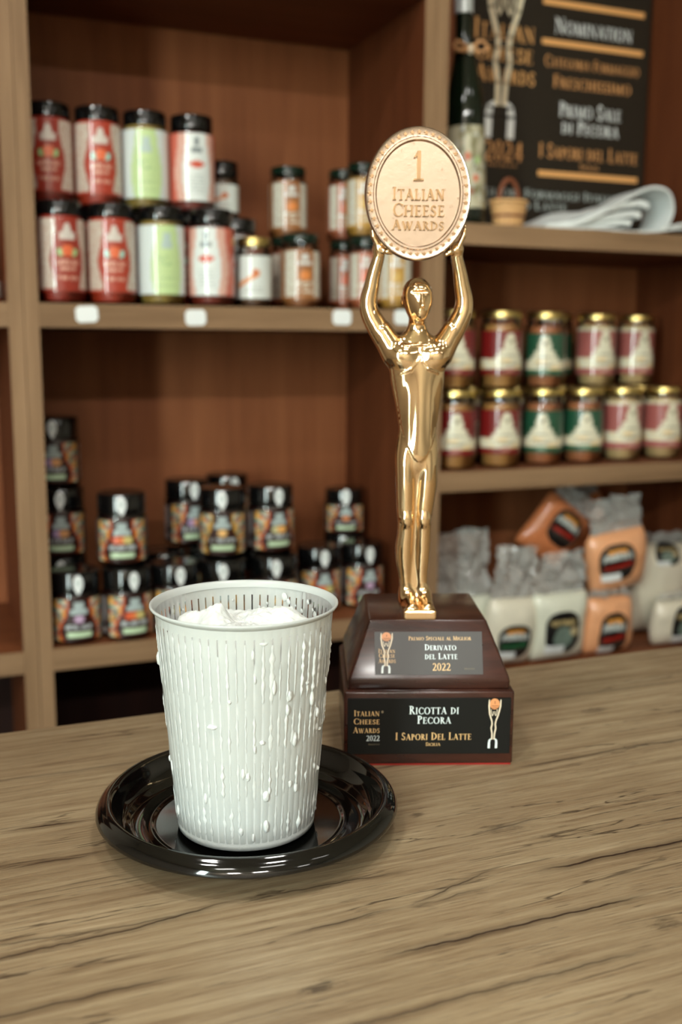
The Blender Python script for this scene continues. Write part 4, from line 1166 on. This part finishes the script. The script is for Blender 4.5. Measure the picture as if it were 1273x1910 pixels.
def smooth_interp(z, zs_, vals):
    o_ = np.argsort(zs_); zz = np.array(zs_)[o_]; vv = np.array(vals)[o_]
    f = np.interp(z, zz, vv)
    acc = f*0
    for d_, w_ in ((-5, .12), (-2.5, .2), (0, .36), (2.5, .2), (5, .12)): acc += w_*np.interp(z+d_, zz, vv)
    return acc
def column(rows, k=2.0, power=2.0, pad=8, lo=None, hi=None, grow=0.0, mask=None):
    """rows of z, cx, cy, a, b: stacked elliptical sections"""
    z_ = [r_[0] for r_ in rows]; zl = min(z_) if lo is None else lo; zh = max(z_) if hi is None else hi
    mx_ = max(abs(r_[3]) for r_ in rows); xs = [r_[1] for r_ in rows]; ys = [r_[2] for r_ in rows]; my_ = max(r_[4] for r_ in rows)
    sl_, x, y, z = region((min(xs)-mx_-pad, min(ys)-my_-pad, zl-pad), (max(xs)+mx_+pad, max(ys)+my_+pad, zh+pad))
    zz = z[0, 0]
    cx, cy, a, b = (smooth_interp(zz, z_, [r_[i] for r_ in rows])[None, None, :] for i in (1, 2, 3, 4))
    a = a+grow; b = b+grow
    q = (np.abs((x-cx)/a)**power+np.abs((y-cy)/b)**power)**(1/power)
    g_ = np.sqrt(((x-cx)/(a*a))**2+((y-cy)/(b*b))**2)+1e-6
    d = np.where(q > .3, (q-1)*q/np.maximum(g_, 1e-4)*1.0, (q-1)*np.minimum(a, b))
    d = np.maximum(d, np.maximum(zl-z, z-zh))
    if mask is not None: d = np.maximum(d, mask(x, y, z))
    union(sl_, d, k)
def cone(p, q, r0, r1, k=2.0, sub=False):
    p, q = np.array(p, float), np.array(q, float); m_ = max(r0, r1)+7
    sl_, x, y, z = region(np.minimum(p, q)-m_, np.maximum(p, q)+m_)
    d_ = q-p; L2 = (d_**2).sum()
    t_ = np.clip(((x-p[0])*d_[0]+(y-p[1])*d_[1]+(z-p[2])*d_[2])/L2, 0, 1)
    d = np.sqrt((x-p[0]-t_*d_[0])**2+(y-p[1]-t_*d_[1])**2+(z-p[2]-t_*d_[2])**2)-(r0+(r1-r0)*t_)
    (carve if sub else union)(sl_, d, k)
def ell(c, r_, k=2.0, rotz=0.0, sub=False):
    c, r_ = np.array(c, float), np.array(r_, float); m_ = r_.max()+7
    sl_, x, y, z = region(c-m_, c+m_)
    co, si = math.cos(rotz), math.sin(rotz)
    X, Y, Z = (x-c[0])*co+(y-c[1])*si, -(x-c[0])*si+(y-c[1])*co, z-c[2]
    k0 = np.sqrt((X/r_[0])**2+(Y/r_[1])**2+(Z/r_[2])**2); k1 = np.sqrt((X/r_[0]**2)**2+(Y/r_[1]**2)**2+(Z/r_[2]**2)**2)+1e-6
    (carve if sub else union)(sl_, k0*(k0-1)/k1, k)
CY = 39.5
# legs
legL = [(203.1, 42.05, CY+.5, 7.05, 8.6), (197.7, 41.96, CY+.3, 7.24, 8.8), (185.0, 42.16, CY, 6.9, 8.3), (170.3, 42.39, CY-.4, 6.38, 7.1), (162.9, 42.7, CY-.8, 6.02, 6.5), (153.7, 43.03, CY-.2, 5.49, 5.9), (141.4, 42.03, CY+1.2, 6.3, 6.6), (133.2, 42.07, CY+1.4, 6.0, 6.3), (121.9, 42.98, CY+1.2, 4.6, 4.9), (116.3, 43.5, CY+1.2, 4.1, 4.4), (110.6, 43.6, CY+.8, 4.4, 5.0), (104.0, 43.8, CY, 5.0, 6.5), (100.0, 44.2, CY-1, 5.2, 8.0)]
legR = [(203.2, 56.52, CY+.5, 7.06, 8.6), (197.7, 56.63, CY+.3, 7.07, 8.8), (185.0, 56.51, CY, 7.3, 8.3), (170.3, 55.15, CY-.4, 6.56, 7.1), (162.9, 54.56, CY-.8, 5.85, 6.5), (153.7, 54.37, CY-.2, 5.49, 5.9), (141.4, 54.49, CY+1.2, 5.76, 6.6), (133.2, 54.11, CY+1.4, 5.43, 6.3), (121.9, 53.86, CY+1.2, 4.6, 4.9), (116.3, 53.96, CY+1.2, 4.3, 4.4), (110.6, 54.6, CY+.8, 4.8, 5.0), (104.0, 55.6, CY, 5.4, 6.5), (100.0, 56.0, CY-1, 5.4, 8.0)]
legL = [(216, 43.6, CY+.7, 6.2, 7.4)]+legL; legR = [(216, 55.6, CY+.7, 6.2, 7.4)]+legR
column(legL, .9); column(legR, 1.3)
column([(200, 49.3, CY+.4, 3.5, 6.0), (170, 48.7, CY, 3.0, 4.0), (135, 48.2, CY+1, 3.0, 3.2), (108, 48.8, CY+.5, 3.6, 3.2), (101, 50, CY, 5, 6)], 1.8)
for cx_ in (42.9, 54.7): ell((cx_, CY-6.0, 160.5), (3.6, 2.0, 4.6), 2.2)                       # kneecaps
for cx_, s_ in ((42.3, -1), (54.3, 1)): ell((cx_+s_*.8, CY+5.6, 138.5), (4.4, 3.2, 13), 3.0)    # calves
# feet on a low pad
for cx_, tx_ in ((43.8, 46.4), (56.2, 57.2)):
    cone((cx_, CY+3, 103.4), (tx_, 24.2, 101.6), 5.8, 3.8, 2.2); cone((cx_, CY+2, 108.5), (tx_, 29.5, 103.6), 5.0, 3.2, 2.5)
    for q in range(4): cone((tx_-3.2+q*2.1, 25.5, 102.0), (tx_-3.2+q*2.1, 21.2+.5*q*(1 if tx_ > 50 else .5), 101.7), 1.5, 1.2, .8)
sl_, x, y, z = region((34, 12, 94), (68, 60, 106))
qx, qy, qz = np.abs(x-51.2)-9.6, np.abs(y-33.2)-14.8, np.abs(z-98.4)-1.7
d = np.sqrt(np.maximum(qx, 0)**2+np.maximum(qy, 0)**2+np.maximum(qz, 0)**2)+np.minimum(np.maximum(np.maximum(qx, qy), qz), 0)-1.6
union(sl_, d, 1.0)
# trunk
torso = [(291, 48.0, CY+.8, 3.5, 5.0), (284.2, 47.6, CY+.6, 9.0, 7.0), (277.8, 47.7, CY+.3, 14.2, 8.8), (269.8, 47.93, CY, 16.6, 9.8), (263.8, 48.04, CY, 17.6, 9.8), (258.2, 48.14, CY, 17.9, 9.5), (249.7, 48.64, CY+.3, 17.0, 9.0), (235.5, 49.25, CY+.6, 14.3, 8.2), (223.0, 49.74, CY+.8, 12.7, 7.9), (218.3, 49.83, CY+.8, 12.8, 8.1), (210.4, 49.4, CY+.7, 13.8, 8.9), (203, 49.3, CY+.5, 14.35, 9.2), (197, 49.3, CY+.5, 13.6, 8.4), (190, 49.3, CY+.5, 11.0, 6.4), (184, 49.3, CY+.5, 6.0, 3.6), (180, 49.3, CY+.5, 2.0, 1.6)]
column(torso, 1.6, 2.15)
# long tabard hanging to a rounded point in front
def tab_mask(x, y, z):
    zu = 200.6+np.minimum(.145*np.abs(x-50.3)**2.05, 24)+np.maximum(0, np.abs(x-50.3)-12)*6
    return np.maximum(zu-z, (y-CY+1.5)*1.0)+0*x
column([r_ for r_ in torso if r_[0] < 275], .5, 2.15, lo=199.0, hi=266.0, grow=.95, mask=tab_mask)
# the tabard swells along its middle
ell((50.0, CY-5.4, 233), (6.2, 4.9, 36), 3.5); ell((43.4, CY-4.6, 236), (3.2, 4.3, 30), 2.4); ell((56.4, CY-4.6, 236), (3.2, 4.3, 30), 2.4)
# breast plate
ell((40.9, CY-6.4, 268.6), (9.2, 5.6, 8.6), 2.2, .18); ell((57.4, CY-6.4, 268.8), (9.2, 5.6, 8.6), 2.2, -.18)
for (a_, b_) in (((36.6, 31.2, 258.4), (43.4, 28.6, 261.0)), ((43.4, 28.6, 261.0), (49.2, 29.6, 268.0)), ((62.0, 31.2, 258.8), (55.0, 28.6, 261.2)), ((55.0, 28.6, 261.2), (49.2, 29.6, 268.0))): cone(a_, b_, .55, .55, .9)
cone((38.5, CY-9.2, 276.0), (49.0, CY-9.2, 277.2), .5, .5, 1.2); cone((49.0, CY-9.2, 277.2), (58.5, CY-9.2, 276.4), .5, .5, 1.2)
# neck, head with a face mask
column([(277, 48.4, CY+.6, 7.0, 5.6), (284.2, 48.3, CY+.3, 6.1, 5.4), (290.1, 48.1, CY, 5.6, 5.0), (297, 48.0, CY, 5.4, 5.4)], 2.6)
head = [(290.2, 48.6, CY-4.0, 2.8, 3.2), (292.5, 48.5, CY-3.4, 5.0, 5.0), (295.3, 48.2, CY-2.4, 6.8, 7.6), (302.2, 47.9, CY-1.2, 9.1, 10.6), (310.1, 47.56, CY-.6, 9.8, 11.8), (313.0, 47.5, CY-.4, 9.4, 11.4), (316, 47.5, CY-.3, 7.5, 9.4)]
column(head, 1.4, hi=314)
ell((47.6, CY-.4, 309.2), (9.75, 11.75, 11.3), 1.2)
FX, FY = 49.4, CY-10.6
fr_ = .10
ell((FX, CY-5.4, 305.8), (8.0, 7.6, 12.6), .4, fr_)                      # mask standing proud of the cap
ell((FX+.2, CY-7.2, 300.4), (5.6, 6.4, 8.6), 1.2, fr_)
cone((FX-7.4, FY-1.0, 310.3), (FX+7.6, FY-.4, 310.3), .95, .95, .5, True)   # eye line
cone((FX+.3, FY-1.9, 309.2), (FX+.5, FY-3.3, 301.6), .85, 1.5, .7)        # nose
cone((FX-.9, FY-1.6, 297.6), (FX+1.7, FY-1.4, 297.6), .35, .35, .4, True)   # mouth
for s_ in (-1, 1): ell((47.6+s_*9.5, CY+.5, 305.5), (1.2, 2.4, 3.4), .8)     # ears
# arms raised to the medal
for sh_, el_, fa_, wr_, tip, thu, s_ in (((33.6, CY, 271.0), (16.9, CY+1.0, 297.6), (17.9, CY-.6, 316.0), (22.0, CY-3.2, 333.0), (17.0, CY-5, 350.6), (30.0, CY-8, 334.9), -1),
                                         ((63.4, CY, 271.2), (78.2, CY+1.0, 298.2), (76.6, CY-.6, 317.0), (72.9, CY-3.2, 332.7), (77.5, CY-5, 352.2), (65.2, CY-8, 334.2), 1)):
    cone(sh_, tuple(np.array(sh_)*.45+np.array(el_)*.55), 9.2, 7.3, 4.5)
    path = spline([sh_, el_, fa_, wr_], 14); rr_ = np.interp(np.linspace(0, 1, len(path)), [0, .34, .67, 1], [8.6, 6.2, 4.9, 3.7])
    rr_ = np.convolve(np.pad(rr_, 3, 'edge'), np.ones(7)/7, 'valid')
    for q in range(2, len(path)-1): cone(path[q], path[q+1], rr_[q], rr_[q+1], 0)
    pm = (wr_[0]+s_*-.3, CY-3.6, 338.0)
    ell(pm, (4.6, 5.2, 4.8), 2.0)                                               # palm
    for q in range(4):                                                            # fingers behind the medal rim
        fy = CY-7.2+q*2.5; L = (.86, 1.0, .95, .78)[q]
        b_ = (pm[0]+s_*1.6, fy+.2, 341.0); m_ = (b_[0]+(tip[0]-b_[0])*.55*L+s_*.7, fy, 341.0+(tip[2]-341.0)*.55*L); e_ = (b_[0]+(tip[0]-b_[0])*L, fy-.3, 341.0+(tip[2]-341.0)*L)
        cone(b_, m_, 1.55, 1.4, .9); cone(m_, e_, 1.4, 1.05, .9)
    cone((pm[0]-s_*2, CY-6.5, 336.5), (pm[0]-s_*5.0, CY-8.2, 335.8), 1.9, 1.7, 1.2); cone((pm[0]-s_*5.0, CY-8.2, 335.8), thu, 1.7, 1.2, .9)      # thumb
def surface_nets(V):
    s_ = V < 0; n0, n1, n2 = V.shape
    cnt = np.zeros((n0-1, n1-1, n2-1), np.int8)
    offs = [(i, j, k) for i in (0, 1) for j in (0, 1) for k in (0, 1)]
    for (i, j, k) in offs: cnt += s_[i:n0-1+i, j:n1-1+j, k:n2-1+k]
    cells = np.argwhere((cnt > 0) & (cnt < 8)); idx = -np.ones(cnt.shape, np.int64); idx[tuple(cells.T)] = np.arange(len(cells))
    vals = {o_: V[cells[:, 0]+o_[0], cells[:, 1]+o_[1], cells[:, 2]+o_[2]].astype(float) for o_ in offs}
    acc = np.zeros((len(cells), 3)); num = np.zeros(len(cells))
    for a_ in offs:
        for d_ in range(3):
            if a_[d_] == 1: continue
            b_ = tuple(a_[q]+(q == d_) for q in range(3)); va, vb = vals[a_], vals[b_]
            m_ = (va < 0) != (vb < 0); tt_ = np.where(m_, va/np.where(m_, va-vb, 1), 0)
            p_ = np.tile(np.array(a_, float), (len(cells), 1)); p_[:, d_] += tt_
            acc += p_*m_[:, None]; num += m_
    pos = cells+acc/num[:, None]; quads = []
    for d_ in range(3):
        u_, v_ = (d_+1) % 3, (d_+2) % 3
        A_ = [slice(1, -1)]*3; B_ = [slice(1, -1)]*3; A_[d_] = slice(0, -1); B_[d_] = slice(1, None)
        sa, sb = s_[tuple(A_)], s_[tuple(B_)]
        e_ = np.argwhere(sa != sb); e0 = e_.copy()
        for q in range(3):
            if q != d_: e0[:, q] += 1
        flip = sa[tuple(e_.T)]
        q4 = []
        for du, dv in ((0, 0), (-1, 0), (-1, -1), (0, -1)):
            c_ = e0.copy(); c_[:, u_] += du; c_[:, v_] += dv; q4.append(idx[tuple(c_.T)])
        q4 = np.stack(q4, 1); q4[~flip] = q4[~flip][:, ::-1]; quads.append(q4)
    return pos, np.concatenate(quads)
pos, quads = surface_nets(FLD)
pos = LO+pos*H
# a few shrink-free smoothing passes keep the polish clean
E_ = np.concatenate([quads[:, [0, 1]], quads[:, [1, 2]], quads[:, [2, 3]], quads[:, [3, 0]]])
deg = np.bincount(E_.ravel(), minlength=len(pos)).astype(float)[:, None]
for lam in (.5, -.52, .5, -.52, .5, -.52):
    acc = np.zeros_like(pos)
    for d_ in range(3): acc[:, d_] = np.bincount(E_[:, 0], pos[E_[:, 1], d_], len(pos))+np.bincount(E_[:, 1], pos[E_[:, 0], d_], len(pos))
    pos = pos+lam*(acc/deg-pos)
me = bpy.data.meshes.new('statuette'); me.from_pydata((pos/1000).tolist(), [], quads.tolist()); me.update()
me.polygons.foreach_set('use_smooth', [True]*len(me.polygons))
o = obj('statuette', me, M_GOLD, trophy); o['label'] = 'polished golden figure with both arms raised'

# ---- medal: oval disc with a raised border, stars and raised lettering
MC = Vector((.0459, .0285, .3712)); MA, MB = .0339, .0413
prof = [(0, -.0012), (.765, -.0012), (.775, -.0012), (.785, -.0024), (.80, -.0030), (.83, -.0030), (.845, -.0024), (.95, -.0022), (.975, -.0026), (.992, -.0016), (1.0, -.0002), (1.0, .0024), (.985, .0034), (0, .0034)]
nseg = 128; vs, fs = [], []
for i in range(nseg):
    a = 2*math.pi*i/nseg
    for r_, y in prof: vs.append((r_*MA*math.cos(a), y, r_*MB*math.sin(a)))
k = len(prof)
for i in range(nseg):
    j = (i+1) % nseg
    for q in range(k-1): fs.append((i*k+q, j*k+q, j*k+q+1, i*k+q+1))
bm = bmesh.new(); me0 = mesh('tmp', vs, fs); bm.from_mesh(me0); bmesh.ops.remove_doubles(bm, verts=bm.verts, dist=1e-7)
medal = obj('medal', bm_mesh('medal', bm, True, 40), M_MEDAL, trophy); medal.location = MC
medal['label'] = 'satin gold oval medal with raised lettering and a ring of stars'
def relief(name, polys, y0, y1, material, parent):
    vs, fs = [], []
    for p in polys:
        n = len(p); b_ = len(vs); cx = sum(q[0] for q in p)/n; cz = sum(q[1] for q in p)/n
        ar = sum(p[i][0]*p[(i+1) % n][1]-p[(i+1) % n][0]*p[i][1] for i in range(n))
        if ar < 0: p = p[::-1]
        for (a, b) in p: vs.append((a, y0, b))
        for (a, b) in p: vs.append((a, y1, b))
        fs.append(tuple(range(b_+n, b_+2*n)))
        for i in range(n):
            j = (i+1) % n; fs.append((b_+i, b_+j, b_+n+j, b_+n+i))
    return obj(name, mesh(name, vs, fs), material, parent)
cx0, cz0 = 45.9, 371.2
def ML(s, a, b, z, cap): return text_polys(s, (a-cx0)/1000, (b-cx0)/1000, (z-cz0)/1000, cap/1000, .86)
T_, t_ = .20, .105
for l_ in (('Italian', 29.4, 62.8, 367.3, 7.8), ('Cheese', 29.7, 62.9, 357.3, 8.0), ('Awards', 29.4, 62.9, 348.9, 6.2)): relief('lettering', ML(*l_), -.0010, -.0031, M_LETTER, medal)
one = [quad(.0002, -.0001, .0002, .0180, .0024), [(-.0031, .0139), (-.0018, .0139), (-.0006, .0160), (-.0006, .0180)], [(-.0030, 0), (.0034, 0), (.0034, .0011), (-.0030, .0011)]]
relief('numeral', [[(x-.0001, z+.0080) for x, z in p] for p in one], -.0010, -.0034, M_LETTER, medal)
T_, t_ = .15, .06
stars = []
for i in range(44):
    a = 2*math.pi*i/44; ra = .902; cx, cz = ra*MA*math.cos(a), ra*MB*math.sin(a); rr = .00155
    st = [(cx+(rr if q % 2 == 0 else rr*.42)*math.sin(a*0+math.pi*q/5), cz+(rr if q % 2 == 0 else rr*.42)*math.cos(math.pi*q/5)) for q in range(10)]
    stars.append(st)
relief('stars', stars, -.0016, -.0035, M_LETTER, medal)
